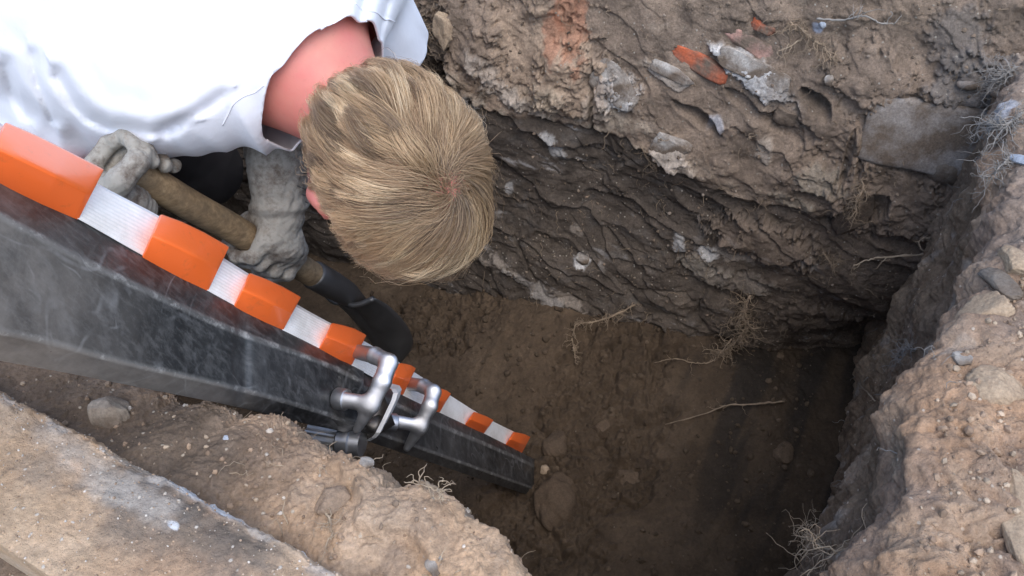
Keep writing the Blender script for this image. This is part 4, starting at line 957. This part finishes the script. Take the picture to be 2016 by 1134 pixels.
length = length * (0.75 + 0.5 * rng.random(NS)) * (0.65 + .7 * rng.random(ncl)[cl]); fly = rng.random(NS) < .003
cj = rng.normal(size=(ncl, 3)) * .34; cjit = cj[cl]
lift0 = (0.0045 + .0125 * rng.random(NS) ** 1.3 + .010 * fly) * (1 - .6 * nape) * (.45 + 1.1 * rng.random(ncl)[cl])
pts = np.empty((NS, SEG, 3)); pts[:, 0] = roots - gradc(roots) * .001
cur = roots.copy(); prev = None
for i in range(1, SEG):
    g = gradc(cur)
    rad = cur - crj; rad -= (rad * g).sum(1)[:, None] * g; dr = np.linalg.norm(rad, axis=1)[:, None]; rad /= dr + 1e-6
    sw = np.cross(g, rad)                                        # swirl round the whorl
    fl_ = rad + sw * (-1.3 * np.exp(-dr / .045)) 
    # front hair sweeps from the right side across the brow towards the left
    fr_ = sstep(-.005, .07, cur[:, 1])[:, None]
    lefty = sstep(-.055, -.01, cur[:, 0])[:, None]; swe = np.concatenate([.95 * lefty - .10, .55 + .4 * (1 - lefty), -.25 - .1 * lefty], 1); swe = swe - (swe * g).sum(1)[:, None] * g
    fl_ = fl_ * (1 - .55 * fr_) + swe * .9 * fr_
    comb = np.array([.62, .10, -.1])[None]; comb = comb - (comb * g).sum(1)[:, None] * g; fl_ = fl_ + comb * (1.05 * sstep(.010, .045, dr[:, 0]) * sstep(-.075, -.02, cur[:, 1]))[:, None]
    dn = np.array([0, -.25, -1.0])[None]; dn = dn - (dn * g).sum(1)[:, None] * g
    sd2 = (sstep(.045, .075, np.abs(cur[:, 0])) * (1 - sstep(.03, .07, cur[:, 1])))[:, None]
    fl_ = fl_ + dn * .35 * sd2 + cjit * .5 + rng.normal(size=(NS, 3)) * (.025 + .25 * fly)[:, None]
    fl_ -= (fl_ * g).sum(1)[:, None] * g; fl_ /= np.linalg.norm(fl_, axis=1)[:, None] + 1e-9
    if prev is not None: fl_ = .55 * fl_ + .45 * prev; fl_ /= np.linalg.norm(fl_, axis=1)[:, None] + 1e-9
    prev = fl_
    st = (length / (SEG - 1))[:, None]
    new = cur + fl_ * st
    t = i / (SEG - 1)
    want = lift0 * (np.sin(min(1, t * 1.6) * math.pi / 2)) + .004 * t * t * rng.random(NS) + 0.020 * t ** 2 * front * rng.random(ncl)[cl]
    d = cran(new); new = new + gradc(new) * np.clip(want - d, -.004, .02)[:, None]
    pts[:, i] = new; cur = new
# clumping towards each lock's guide
gpt = np.zeros((ncl, SEG, 3)); cnt_ = np.bincount(cl, minlength=ncl)
for i in range(SEG):
    for k in range(3): gpt[:, i, k] = np.bincount(cl, weights=pts[:, i, k] - roots[:, k] * 0, minlength=ncl) / np.maximum(cnt_, 1)
wcl = (np.linspace(0, 1, SEG) ** .9 * .84)[None, :, None] * (0.5 + .5 * rng.random(NS))[:, None, None] * (1 - .8 * fly)[:, None, None]
pts = pts * (1 - wcl) + gpt[cl] * wcl
tw = np.linspace(1, .25, SEG); hw = .00030 * (0.8 + .5 * rng.random(NS))
tan = np.gradient(pts, axis=1); tan /= np.linalg.norm(tan, axis=2)[..., None] + 1e-9
ref = rng.normal(size=(NS, 1, 3)); a1 = np.cross(tan, ref); a1 /= np.linalg.norm(a1, axis=2)[..., None] + 1e-9; a2 = np.cross(tan, a1)
VV = np.empty((NS, SEG, 3, 3))
for k in range(3):
    an = 2 * math.pi * k / 3; VV[:, :, k] = pts + (a1 * math.cos(an) + a2 * math.sin(an)) * (hw[:, None] * tw[None])[..., None]
VV = whead(VV.reshape(-1, 3))
i0 = np.arange(NS)[:, None, None] * SEG * 3 + np.arange(SEG - 1)[None, :, None] * 3; k = np.arange(3)[None, None]; k2 = (k + 1) % 3
Q = np.stack([i0 + k, i0 + k2, i0 + 3 + k2, i0 + 3 + k], -1).reshape(-1, 4)
blond = np.array([(.50, .345, .20), (.33, .215, .125), (.80, .62, .40), (.13, .082, .05)]); pk = rng.choice(4, p=[.36, .26, .17, .21], size=ncl)
pk2 = rng.choice(4, p=[.42, .27, .18, .13], size=NS); cs = (.72 * blond[pk][cl] + .28 * blond[pk2]) * 1.32
tt = np.linspace(0, 1, SEG)[None, :, None]
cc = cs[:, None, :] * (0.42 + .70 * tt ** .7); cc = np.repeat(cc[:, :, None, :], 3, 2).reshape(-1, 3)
hm, N_, L_, B_ = nodes("blond_hair"); at = N_.new("ShaderNodeVertexColor"); at.layer_name = "Col"; L_.new(at.outputs[0], B_.inputs['Base Color'])
B_.inputs['Roughness'].default_value = .38; B_.inputs['Specular IOR Level'].default_value = .6; B_.inputs['Anisotropic'].default_value = .4
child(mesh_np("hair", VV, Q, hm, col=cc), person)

# ------------------------------------------------------------------ slab along the near bank
ZS = 0.035
sa_, sb_ = onz(0, 757, ZS), onz(700, 1134, ZS); sd_u = nrm(sb_ - sa_); sn_u = np.array([sd_u[1], -sd_u[0], 0.0]); sn_u = sn_u if sn_u @ (CAM * V((1, 1, 0)) - sa_) > 0 else -sn_u
SW = abs((onz(75, 1134, ZS) - sa_) @ sn_u)
class Slab(Sheet):
    def base(s, u, v):
        r = .006; spp = r * np.logaddexp(0, v / r); spn = r * np.logaddexp(0, -v / r)
        e = SW - .004; over = np.maximum(spp - e, 0); q = np.minimum(spp, e) + 0.05 * over
        X = sa_ + u[..., None] * sd_u + q[..., None] * sn_u; X[..., 2] = ZS - spn - over
        w = (1 / (1 + np.exp(np.clip(-v / r, -30, 30))))[..., None]; N = w * V((0, 0, 1)) - (1 - w) * sn_u
        return X, N / np.linalg.norm(N, axis=-1)[..., None]
sl_ = Slab(); sl_.prep(-.3, 1.1, -.05, SW)
u, v = np.meshgrid(np.linspace(-.35, 1.0, 620).astype(np.float32), np.concatenate([np.linspace(-.09, -.02, 10, endpoint=False), np.linspace(-.02, SW + .002, 200), np.linspace(SW + .005, SW + .08, 10)]).astype(np.float32), indexing='ij')
X, NN = sl_.base(u, v)
edgek = np.exp(-(v / .018) ** 2)
disp = .005 * fbm(u * 7, v * 7, 3, 501) - .0022 * ridged(u * 40, v * 40, 4, 510) * np.clip(.3 + fbm(u * 8, v * 8, 3, 511), 0, 1) + .0026 * fbm(u * 34, v * 34, 4, 502) + .0011 * ridged(u * 80, v * 80, 4, 503) + .0006 * fbm(u * 260, v * 260, 3, 504)
disp -= edgek * (.006 * np.clip(fbm(u * 16, v * 16, 4, 505) + .1, 0, 1) + .004 * np.abs(gn(u * 45, v * 45, 506)))
h1, h2, hid = worley(u * 130, v * 130, 59); disp += .0018 * np.sqrt(np.clip(.5 - h1, 0, 1)) * (hid > .8)
col = np.zeros(u.shape + (3,)) + V((.48, .335, .215))
col = lerpc(col, (.52, .40, .29), sstep(.35, .8, .5 + .8 * fbm(u * 5, v * 9, 5, 507))); col = lerpc(col, (.52, .32, .19), .8 * sstep(.45, .8, .5 + .9 * fbm(u * 4 + 3, v * 10, 4, 508)))
for i, (px, py, ru, rv, c, k) in enumerate([(290, 985, .06, .034, (.15, .128, .108), .9), (440, 1060, .06, .022, (.13, .115, .10), .85), (70, 930, .03, .02, (.24, .2, .16), .6), (330, 935, .07, .012, (.46, .41, .36), .6), (405, 985, .05, .010, (.66, .69, .72), .9), (310, 1095, .05, .03, (.33, .25, .18), .5), (235, 960, .06, .014, (.50, .46, .41), .6), (560, 1090, .05, .008, (.55, .52, .48), .6), (342, 1032, .006, .0035, (.68, .70, .72), .9), (130, 870, .05, .012, (.40, .35, .30), .5), (600, 1088, .006, .005, (.68, .70, .72), .9), (40, 1040, .10, .03, (.50, .37, .25), .6)]):
    col = lerpc(col, c, k * sl_.blob(u, v, px, py, ru, rv, 0, 30 + i, .9, 26, .5 if ru > .012 else .15))
col = lerpc(col, (.55, .53, .50), .5 * sstep(.014, 0, np.abs(v - .004)) * sstep(.45, .65, .5 + .9 * fbm(u * 30, v * 30, 4, 509)))
W = X + NN * disp[..., None]; sl_.finish(W, NN)
slabmat = soil_mat("dusty_concrete", speck=1.0, speckcol=(.62, .56, .48), bumpk=.9, var=.22)
tag(mesh_np("concrete_slab", W.reshape(-1, 3), grid_quads(*u.shape), slabmat, col=col.reshape(-1, 3)), "dusty tan concrete slab with worn whitish edge along the near bank", "slab")

# ------------------------------------------------------------------ stones, bricks and clods
def rock_mat(name, c1, c2, bumpk=1.0, dusty=.0, rough=.9):
    m, N, L, B = nodes(name); co = N.new("ShaderNodeTexCoord").outputs['Object']
    c = mix(N, L, ramp(N, L, noise(N, L, co, 45, 7, .7), [(.35, 0.0), (.68, 1.0)]), c1, c2)
    if dusty: c = mix(N, L, ramp(N, L, noise(N, L, co, 18, 6, .65), [(.48 - dusty * .3, 0.0), (.72 - dusty * .3, 1.0)]), c, (.15, .115, .086))
    c = mix(N, L, 1.0, c, ramp(N, L, noise(N, L, co, 320, 4, .7), [(.3, .72), (.72, 1.28)]), 'MULTIPLY')
    L.new(c, B.inputs['Base Color']); B.inputs['Roughness'].default_value = rough; B.inputs['Specular IOR Level'].default_value = .25
    n = bump(N, L, noise(N, L, co, 110, 6, .7), .5 * bumpk, .004); L.new(bump(N, L, noise(N, L, co, 480, 4, .7), .4 * bumpk, .0015, n), B.inputs['Normal']); return m
def ico(sub):
    bm = bmesh.new(); bmesh.ops.create_icosphere(bm, subdivisions=sub, radius=1); bm.verts.ensure_lookup_table()
    v_ = np.array([w.co[:] for w in bm.verts]); f_ = np.array([[w.index for w in f.verts] for f in bm.faces]); bm.free(); return v_, f_
IV, IF = ico(5); IV4, IF4 = ico(4)
def stone(name, label, cat, sheet, px, py, rx, ry, thick, ang, mat, seed, box=0.0, facets=5, sink=.3, rough=.06, group=None):
    """rx, ry: half sizes in photo pixels; thick: share of the smaller one; ang: slope in the picture, degrees"""
    c = sheet.point(px, py); n = sheet.nrm_at(px, py); d = (c - CAM) @ CF; k = d / FPX
    a = math.radians(ang); tu = CR * math.cos(a) - CU * math.sin(a); tu = tu - (tu @ n) * n; fore = np.linalg.norm(tu); tu = nrm(tu); tv = np.cross(n, tu)
    g = np.random.default_rng(seed); p = IV.copy()
    if box: 
        m_ = (np.abs(p) ** (2 + 10 * box)).sum(1) ** (1 / (2 + 10 * box)); p = p / m_[:, None]
    for _ in range(facets):
        q = g.normal(size=3); q /= np.linalg.norm(q); h = .62 + .25 * g.random(); ov = np.maximum(p @ q - h, 0); p = p - .92 * ov[:, None] * q
    s1 = fbm(p[:, 0] * 1.6 + p[:, 2] * 1.1 + seed, p[:, 1] * 1.6 - p[:, 2] * .9, 5, seed); s2 = ridged(p[:, 0] * 4 + p[:, 2] * 3, p[:, 1] * 4 - p[:, 2] * 2.2 + seed, 4, seed + 3)
    p = p * (1 + rough * 2.2 * s1 + rough * .6 * s2)[:, None]
    fv = abs(nrm(tv - (tv @ CF) * CF) @ CU) ; vis = max(.45, np.linalg.norm(tv - (tv @ CF) * CF)); vu = max(.45, np.linalg.norm(tu - (tu @ CF) * CF))
    sx, sy = rx * k / vu, ry * k / vis; sz = min(sx, sy) * thick
    cc = c - n * sz * sink
    W_ = p[:, :1] * sx * tu + p[:, 1:2] * sy * tv + p[:, 2:] * sz * n
    o = mesh_np(name, W_, np.zeros((0, 4), int), mat, tris=IF); o.location = cc
    return tag(o, label, cat, group)
greym = rock_mat("grey_stone", (.36, .33, .30), (.25, .225, .205), .8, .45); cobm = rock_mat("cobble", (.215, .19, .16), (.135, .115, .095), .6, .3); clodm = rock_mat("clod", (.17, .13, .097), (.115, .09, .07), 1.2)
tanm = rock_mat("tan_lump", (.42, .32, .22), (.30, .22, .15), 1.1); brickm = rock_mat("orange_brick", (.50, .125, .055), (.36, .10, .055), .8, .3); pinkm = rock_mat("pink_brick", (.50, .27, .215), (.42, .30, .25), .9, .35)
whitem2 = rock_mat("pale_mortar", (.52, .50, .46), (.38, .34, .295), 1.1, .45); floorm = rock_mat("earthy_stone", (.115, .080, .052), (.085, .060, .040), 1.1, .0); bluem = rock_mat("blue_grey_paint", (.48, .53, .60), (.36, .38, .40), .8)
stone("boulder", "broad grey boulder set in the right end of the far wall", "boulder", fw, 1822, 272, 112, 58, .3, 2, greym, 1, .7, 0, .55, .025)
stone("cobble", "smooth rounded cobble sticking out just below the grey boulder", "stone", fw, 1862, 328, 46, 28, .8, 22, cobm, 2, 0, 2, .15, .04)
stone("clod", "flat brown clod poking out of the wall under the white mortar patch", "clod", fw, 1556, 230, 31, 17, .8, 22, clodm, 3, .25, 6, .0, .07)
stone("earth_lump", "tan earth lump hanging among roots beside the nape", "earth lump", fw, 868, 62, 21, 29, .7, 0, tanm, 4, .15, 7, .3, .14)
stone("brick_fragment", "bright orange brick fragment between white mortar patches in the far wall", "brick", fw, 1380, 121, 62, 17, .8, 27, brickm, 5, .6, 4, .45, .05, "brick pieces in the far wall")
stone("brick_fragment", "small orange brick fragment high in the far wall above the pink one", "brick", fw, 1500, 54, 23, 10, .8, 18, brickm, 6, .3, 5, .3, .08, "brick pieces in the far wall")
stone("brick_fragment", "long pink brick fragment lying above the white mortar patch", "brick", fw, 1455, 77, 86, 15, .8, 25, pinkm, 7, .6, 4, .45, .05, "brick pieces in the far wall")
stone("mortar_lump", "white mortar lump right of the crack, above the dark layers", "mortar", fw, 1213, 172, 52, 26, .2, 42, whitem2, 8, .5, 7, .35, .055, "mortar pieces in the far wall")
stone("mortar_lump", "pale mortar lump on the lower rim of the light layer", "mortar", fw, 1320, 292, 36, 20, .22, 32, whitem2, 9, .5, 6, .35, .055, "mortar pieces in the far wall")
stone("mortar_lump", "elongated white mortar lump right of the orange brick", "mortar", fw, 1484, 136, 72, 16, .3, 24, whitem2, 10, .5, 6, .4, .055, "mortar pieces in the far wall")
stone("mortar_lump", "small round white lump in the dark lower layers", "mortar", fw, 1147, 514, 13, 13, .6, 0, whitem2, 11, .1, 5, .3, .055, "mortar pieces in the far wall")
stone("mortar_lump", "cream mortar lump left of the orange brick", "mortar", fw, 1325, 140, 46, 11, .3, 24, whitem2, 12, .5, 6, .4, .055, "mortar pieces in the far wall")
stone("clod", "pointed dark clod hanging in the hollow left of the round cobble", "clod", fw, 1685, 425, 30, 42, .6, 8, clodm, 13, .1, 7, .0, .10)
stone("pebble", "pale grey pebble pressed into the wall near the right corner roots", "pebble", fw, 1905, 165, 20, 9, .9, 3, greym, 14, 0, 2, .1, .04)
stone("pebble", "small bluish pebble high in the brown wall", "pebble", fw, 1617, 52, 7, 6, .9, 0, bluem, 15, 0, 3, .2, .05)
stone("pebble", "white pebble below the tangled root in the upper wall", "pebble", fw, 1630, 157, 9, 10, .8, 0, whitem2, 16, 0, 4, .1, .05)
stone("stone", "largest earthy stone at the foot of the ladder", "stone", fl, 1092, 972, 46, 44, .8, 0, floorm, 17, .0, 4, .65, .10, "stones on the pit floor")
stone("stone", "flat stone on the pit floor right of the ladder foot", "stone", fl, 1240, 943, 30, 17, .7, 15, floorm, 18, .1, 5, .5, .06, "stones on the pit floor")
stone("stone", "rounded stone among the cracked clods on the pit floor", "stone", fl, 1188, 838, 17, 14, .9, -20, floorm, 19, .1, 5, .4, .06, "stones on the pit floor")
stone("stone", "stone above the end of the banded ladder rung strip", "stone", fl, 1094, 868, 25, 22, .7, 0, floorm, 20, .1, 5, .5, .06, "stones on the pit floor")
stone("pebble", "little pale pebble touching the tip of the ladder rail", "pebble", fl, 1072, 925, 10, 8, .9, 0, tanm, 21, 0, 4, .0, .06)
stone("stone", "angular pale stone on the soil beside the concrete slab", "stone", nb, 222, 818, 34, 24, .9, -28, rock_mat("pale_stone", (.36, .31, .25), (.24, .19, .145), .8, .1), 22, .25, 6, -.2, .05)
stone("shell_fragment", "white shell fragment on the near bank at the bottom edge", "shell", nb, 858, 1112, 18, 17, .25, 60, whitem2, 23, .1, 3, .0, .05)
stone("chalk_bit", "whitish chalk bit at the lip below the ladder lock", "chalk", nb, 725, 905, 14, 7, .6, -20, whitem2, 24, .1, 6, .2, .08)
stone("chalk_bit", "bluish chip on the near bank soil under the black rail", "chalk", nb, 450, 861, 9, 5, .5, 10, bluem, 25, .1, 6, .2, .08)
stone("clod", "tan flake of earth standing on the right bank", "clod", rb, 1938, 608, 55, 20, .5, -62, tanm, 26, .3, 5, .35, .06)
stone("clod", "smooth tan clod at the right picture edge below the roots", "clod", rb, 2000, 505, 30, 28, .9, 10, tanm, 27, .05, 4, .4, .07)
stone("clod", "greyish round clod on the rim of the right bank", "clod", rb, 1970, 560, 22, 26, .9, 0, cobm, 28, .05, 4, .1, .07)
stone("mortar_lump", "white lump on the rim of the right bank", "mortar", rb, 1893, 705, 13, 15, .7, 50, whitem2, 29, .1, 6, .4, .055)
stone("clod", "large crumbly clod in the middle of the right bank", "clod", rb, 1965, 760, 50, 36, .7, 15, tanm, 30, .05, 6, .5, .10)
stone("clod", "broad flat clod at the lower right corner", "clod", rb, 2010, 1010, 38, 80, .5, 10, tanm, 31, .25, 5, .5, .06)
stone("pebble", "blue grey pebble at the right picture edge", "pebble", rb, 2008, 315, 10, 16, .8, 0, bluem, 32, .1, 4, .1, .06)
stone("clod", "dark clod lying on the near bank beside the small chip", "clod", nb, 655, 985, 34, 20, .5, -15, rock_mat("bank_clod", (.31, .225, .155), (.22, .165, .12), 1.2), 33, .1, 7, .25, .09)
stone("clod", "stone half buried low in the shadowed corner", "clod", fl, 1545, 888, 22, 17, .8, -60, floorm, 34, .1, 5, .5, .07)

# ------------------------------------------------------------------ roots
def root_mat(name, c1, c2):
    m, N, L, B = nodes(name); co = N.new("ShaderNodeTexCoord").outputs['Object']
    L.new(mix(N, L, ramp(N, L, noise(N, L, co, 90, 5, .7), [(.35, 0.0), (.65, 1.0)]), c1, c2), B.inputs['Base Color']); B.inputs['Roughness'].default_value = .8
    L.new(bump(N, L, noise(N, L, co, 300, 4, .7), .4, .001), B.inputs['Normal']); return m
rootm = root_mat("dry_root", (.30, .225, .15), (.19, .14, .095)); paler = root_mat("pale_root", (.42, .335, .235), (.27, .20, .135)); greyr = root_mat("grey_root", (.30, .28, .255), (.20, .185, .165))
def wander(g, p, dr, ln, n, curl, pull):
    pts = [p]; dr = nrm(dr)
    for _ in range(n):
        dr = nrm(dr + g.normal(size=3) * curl + pull); pts.append(pts[-1] + dr * ln / n)
    return np.array(pts)
def root(label, sheet, path, rad, mat, seed, twigs=10, twl=.05, lift=.012, name="root", curl=.45):
    g = np.random.default_rng(seed); base = []
    for i, q in enumerate(path):
        off = q[2] if len(q) > 2 else lift
        base.append(sheet.point(q[0], q[1]) - nrm(sheet.point(q[0], q[1]) - CAM) * off)
    c = catmull(base, 7); c = c + g.normal(size=c.shape) * rad * .35
    pr_ = Parts(); n = len(c); pr_.add(*tube(c, np.linspace(rad, rad * .45, n) * (1 + .2 * g.normal(size=n)).clip(.6, 1.5), 7))
    for k in range(twigs):
        i = g.integers(0, n); t = c[min(i + 1, n - 1)] - c[max(i - 1, 0)]
        dr = nrm(nrm(t) * .6 + g.normal(size=3) * .9); ln = twl * (.3 + g.random()); w = wander(g, c[i], dr, ln, 9, curl, V((0, 0, -.10)))
        r0 = rad * .42 * (.6 + .6 * g.random()); pr_.add(*tube(w, np.linspace(r0, r0 * .3, len(w)), 5))
        for kk in range(g.integers(0, 4)):
            j = g.integers(2, 9); w2 = wander(g, w[j], g.normal(size=3), ln * .5 * g.random() + .006, 6, curl * 1.2, V((0, 0, -.05))); pr_.add(*tube(w2, np.linspace(r0 * .5, r0 * .2, len(w2)), 4))
    o = pr_.build(name, mat); return tag(o, label, "root", "roots in the pit walls")
root("longest pale root jutting from the far right corner", fw, [(1895, 488, .0), (1860, 495, .02), (1800, 501, .04), (1740, 506, .05), (1705, 514, .055), (1677, 524, .06)], .0026, paler, 1, 12, .03, .02)
root("flat root end just above the longest pale root", fw, [(1895, 452, .0), (1860, 462, .02), (1810, 472, .03)], .0038, rootm, 2, 4, .03)
root("thin straight root lying across the top of the far wall", fw, [(1605, 37), (1660, 42), (1700, 36), (1735, 44), (1758, 50)], .0018, greyr, 3, 9, .03)
root("branched root hanging right of the pink brick", fw, [(1556, 42, .005), (1580, 62, .02), (1600, 82, .02), (1622, 95, .02), (1640, 122, .015)], .0022, rootm, 4, 55, .04)
root("pale root fork beside the pink brick end", fw, [(1590, 72), (1558, 92), (1530, 105)], .0016, paler, 5, 8, .03)
root("root tuft hanging over the wall foot, left of the corner tangle", fw, [(1250, 600, .01), (1205, 622, .03), (1165, 636, .05), (1135, 640, .07), (1127, 670, .10), (1128, 725, .13)], .0022, rootm, 6, 80, .035)
root("large root tangle at the foot of the far wall", fw, [(1475, 585, .01), (1460, 620, .03), (1470, 645, .05), (1440, 680, .07), (1410, 700, .08)], .0024, rootm, 7, 150, .06, curl=.6)
root("long thin root trailing left from the tangle over the floor", fw, [(1440, 670, .06), (1405, 708, .09), (1370, 716, .10), (1330, 712, .11), (1285, 716, .12)], .0016, rootm, 8, 8, .03)
root("thin pale root lying on the shadowed floor", fl, [(1545, 790, .01), (1490, 795, .012), (1430, 798, .012), (1390, 812, .01), (1310, 836, .008)], .0020, rootm, 9, 5, .03)
root("bushy dry root at the bottom of the right cut face", rb, [(1645, 1085, .01), (1615, 1075, .03), (1595, 1055, .05), (1575, 1045, .06)], .0016, paler, 10, 55, .06, curl=.5)
root("short root sprouting from the near lip before the ladder", nb, [(826, 950, .0), (850, 930, .015), (876, 912, .025), (890, 898, .03), (899, 884, .035)], .0017, paler, 11, 14, .025)
root("pale roots clustered at the top right corner", rb, [(2010, 225, .0), (1985, 240, .02), (1960, 246, .03), (1930, 242, .035)], .0020, greyr, 12, 80, .05)
root("grey roots below the top right corner cluster", rb, [(2005, 130, .0), (1975, 150, .02), (1950, 160, .03)], .0016, greyr, 13, 70, .05)
root("root sprig under the grey boulder", fw, [(1690, 350, .005), (1698, 375, .02), (1685, 395, .025), (1672, 420, .02)], .0017, rootm, 14, 60, .035)
root("fine root matted between the nape and the tan lump", fw, [(820, 30, .01), (838, 70, .02), (830, 110, .025), (855, 150, .02), (905, 170, .015)], .0016, rootm, 15, 120, .055, curl=.6)
root("curly rootlet under the light layer near the hair", fw, [(870, 175, .01), (900, 195, .02), (925, 215, .02), (945, 232, .015)], .0013, greyr, 16, 55, .035, curl=.6)
root("short pale stub in the right cut face", rb, [(1720, 790, .0), (1698, 768, .02), (1675, 748, .03)], .0018, paler, 17, 3, .02)
root("thin root in the dark corner above the pale stub", fw, [(1700, 725, .0), (1660, 735, .01), (1625, 750, .015)], .0014, rootm, 18, 24, .03)
root("hanging rootlet low on the right side of the far wall", fw, [(1620, 500, .01), (1640, 520, .02), (1655, 505, .02)], .0013, rootm, 19, 40, .03)
root("rootlet cluster on the rim of the right cut face", rb, [(1800, 690, .01), (1780, 685, .02), (1765, 700, .02)], .0014, greyr, 20, 45, .035)
root("tiny root under the pale mortar lump", fw, [(1262, 290, .005), (1275, 318, .015), (1290, 330, .012)], .0013, rootm, 21, 30, .03)
root("roots poking from the soil at the right corner rim", rb, [(1990, 300, .0), (1965, 330, .02), (1945, 350, .02)], .0015, greyr, 22, 50, .045)
root("straw like roots lying in the near bank hollow", nb, [(640, 1010, .004), (655, 1030, .008), (652, 1060, .006)], .0012, paler, 23, 14, .03)

# ------------------------------------------------------------------ fine grit and root hairs nobody could count
def grit(name, sheet, n, smin, smax, cols, seed, xr, yr, nz=-2.0):
    g = np.random.default_rng(seed); ok = (sheet.fx > xr[0]) & (sheet.fx < xr[1]) & (sheet.fy > yr[0]) & (sheet.fy < yr[1]) & (sheet.fd > .2) & (sheet.fn[:, 2] > nz)
    idx = g.choice(np.where(ok)[0], n); bv, bf = ico(1); m = len(bv)
    sz = smin * (smax / smin) ** (g.random(n) ** 2.2)
    sc = sz[:, None, None] * (.6 + .6 * g.random((n, 1, 3))); p = bv[None] * sc * (.8 + .4 * g.random((n, m, 1)))
    rot = np.linalg.qr(g.normal(size=(n, 3, 3)))[0]; p = np.einsum('nij,nkj->nki', rot, p)
    p += (sheet.fv[idx] + sheet.fn[idx] * (sz * .25)[:, None])[:, None]
    f_ = (bf[None] + (np.arange(n) * m)[:, None, None]).reshape(-1, 3)
    c = V(cols)[g.integers(0, len(cols), n)] * (.7 + .5 * g.random((n, 1))); c = np.repeat(c, m, 0)
    o = mesh_np(name, p.reshape(-1, 3), np.zeros((0, 4), int), soilgrit, smooth=False, col=c, tris=f_); o['kind'] = 'stuff'; return o
soilgrit = soil_mat("grit", speck=0, bumpk=.3, var=.2)
earth = [(.17, .13, .095), (.13, .10, .075), (.22, .17, .125), (.20, .15, .11)]; tanc = [(.34, .245, .17), (.28, .20, .14), (.42, .33, .24), (.24, .18, .13), (.50, .44, .37)]
grit("grit", fw, 2600, .0006, .0042, earth + [(.26, .21, .165)], 1, (780, 2016), (0, 700))
grit("grit", fl, 2400, .0008, .0085, [(.092, .066, .043), (.08, .057, .038), (.105, .075, .05)], 2, (700, 1600), (540, 1134))
grit("grit", nb, 1300, .0006, .0036, tanc[:4] + tanc[:4] + tanc[4:], 3, (0, 1060), (720, 1134))
grit("grit", rb, 350, .0007, .0045, tanc[:3], 4, (1700, 2016), (250, 1134), .9)
grit("grit", sl_, 700, .0005, .0016, [(.40, .29, .20), (.46, .36, .27), (.34, .25, .18), (.55, .5, .44)], 5, (0, 720), (720, 1134))
def hairs(sheet, n, seed, xr, yr, mat):
    g = np.random.default_rng(seed); ok = (sheet.fx > xr[0]) & (sheet.fx < xr[1]) & (sheet.fy > yr[0]) & (sheet.fy < yr[1]) & (sheet.fd > .2)
    pr_ = Parts()
    for i in g.choice(np.where(ok)[0], n):
        w = wander(g, sheet.fv[i] - sheet.fn[i] * .002, sheet.fn[i] + g.normal(size=3) * .8, .012 + .035 * g.random() ** 2, 8, .55, V((0, 0, -.12))); r0 = .00035 + .0005 * g.random()
        pr_.add(*tube(w, np.linspace(r0, r0 * .4, len(w)), 4, False))
    o = pr_.build("root_hairs", mat); o['kind'] = 'stuff'
hairs(fw, 650, 1, (800, 2010), (0, 690), rootm); hairs(rb, 90, 2, (1640, 2016), (60, 1134), greyr); hairs(nb, 120, 3, (400, 1030), (800, 1134), paler); hairs(fw, 160, 4, (790, 960), (0, 260), rootm)
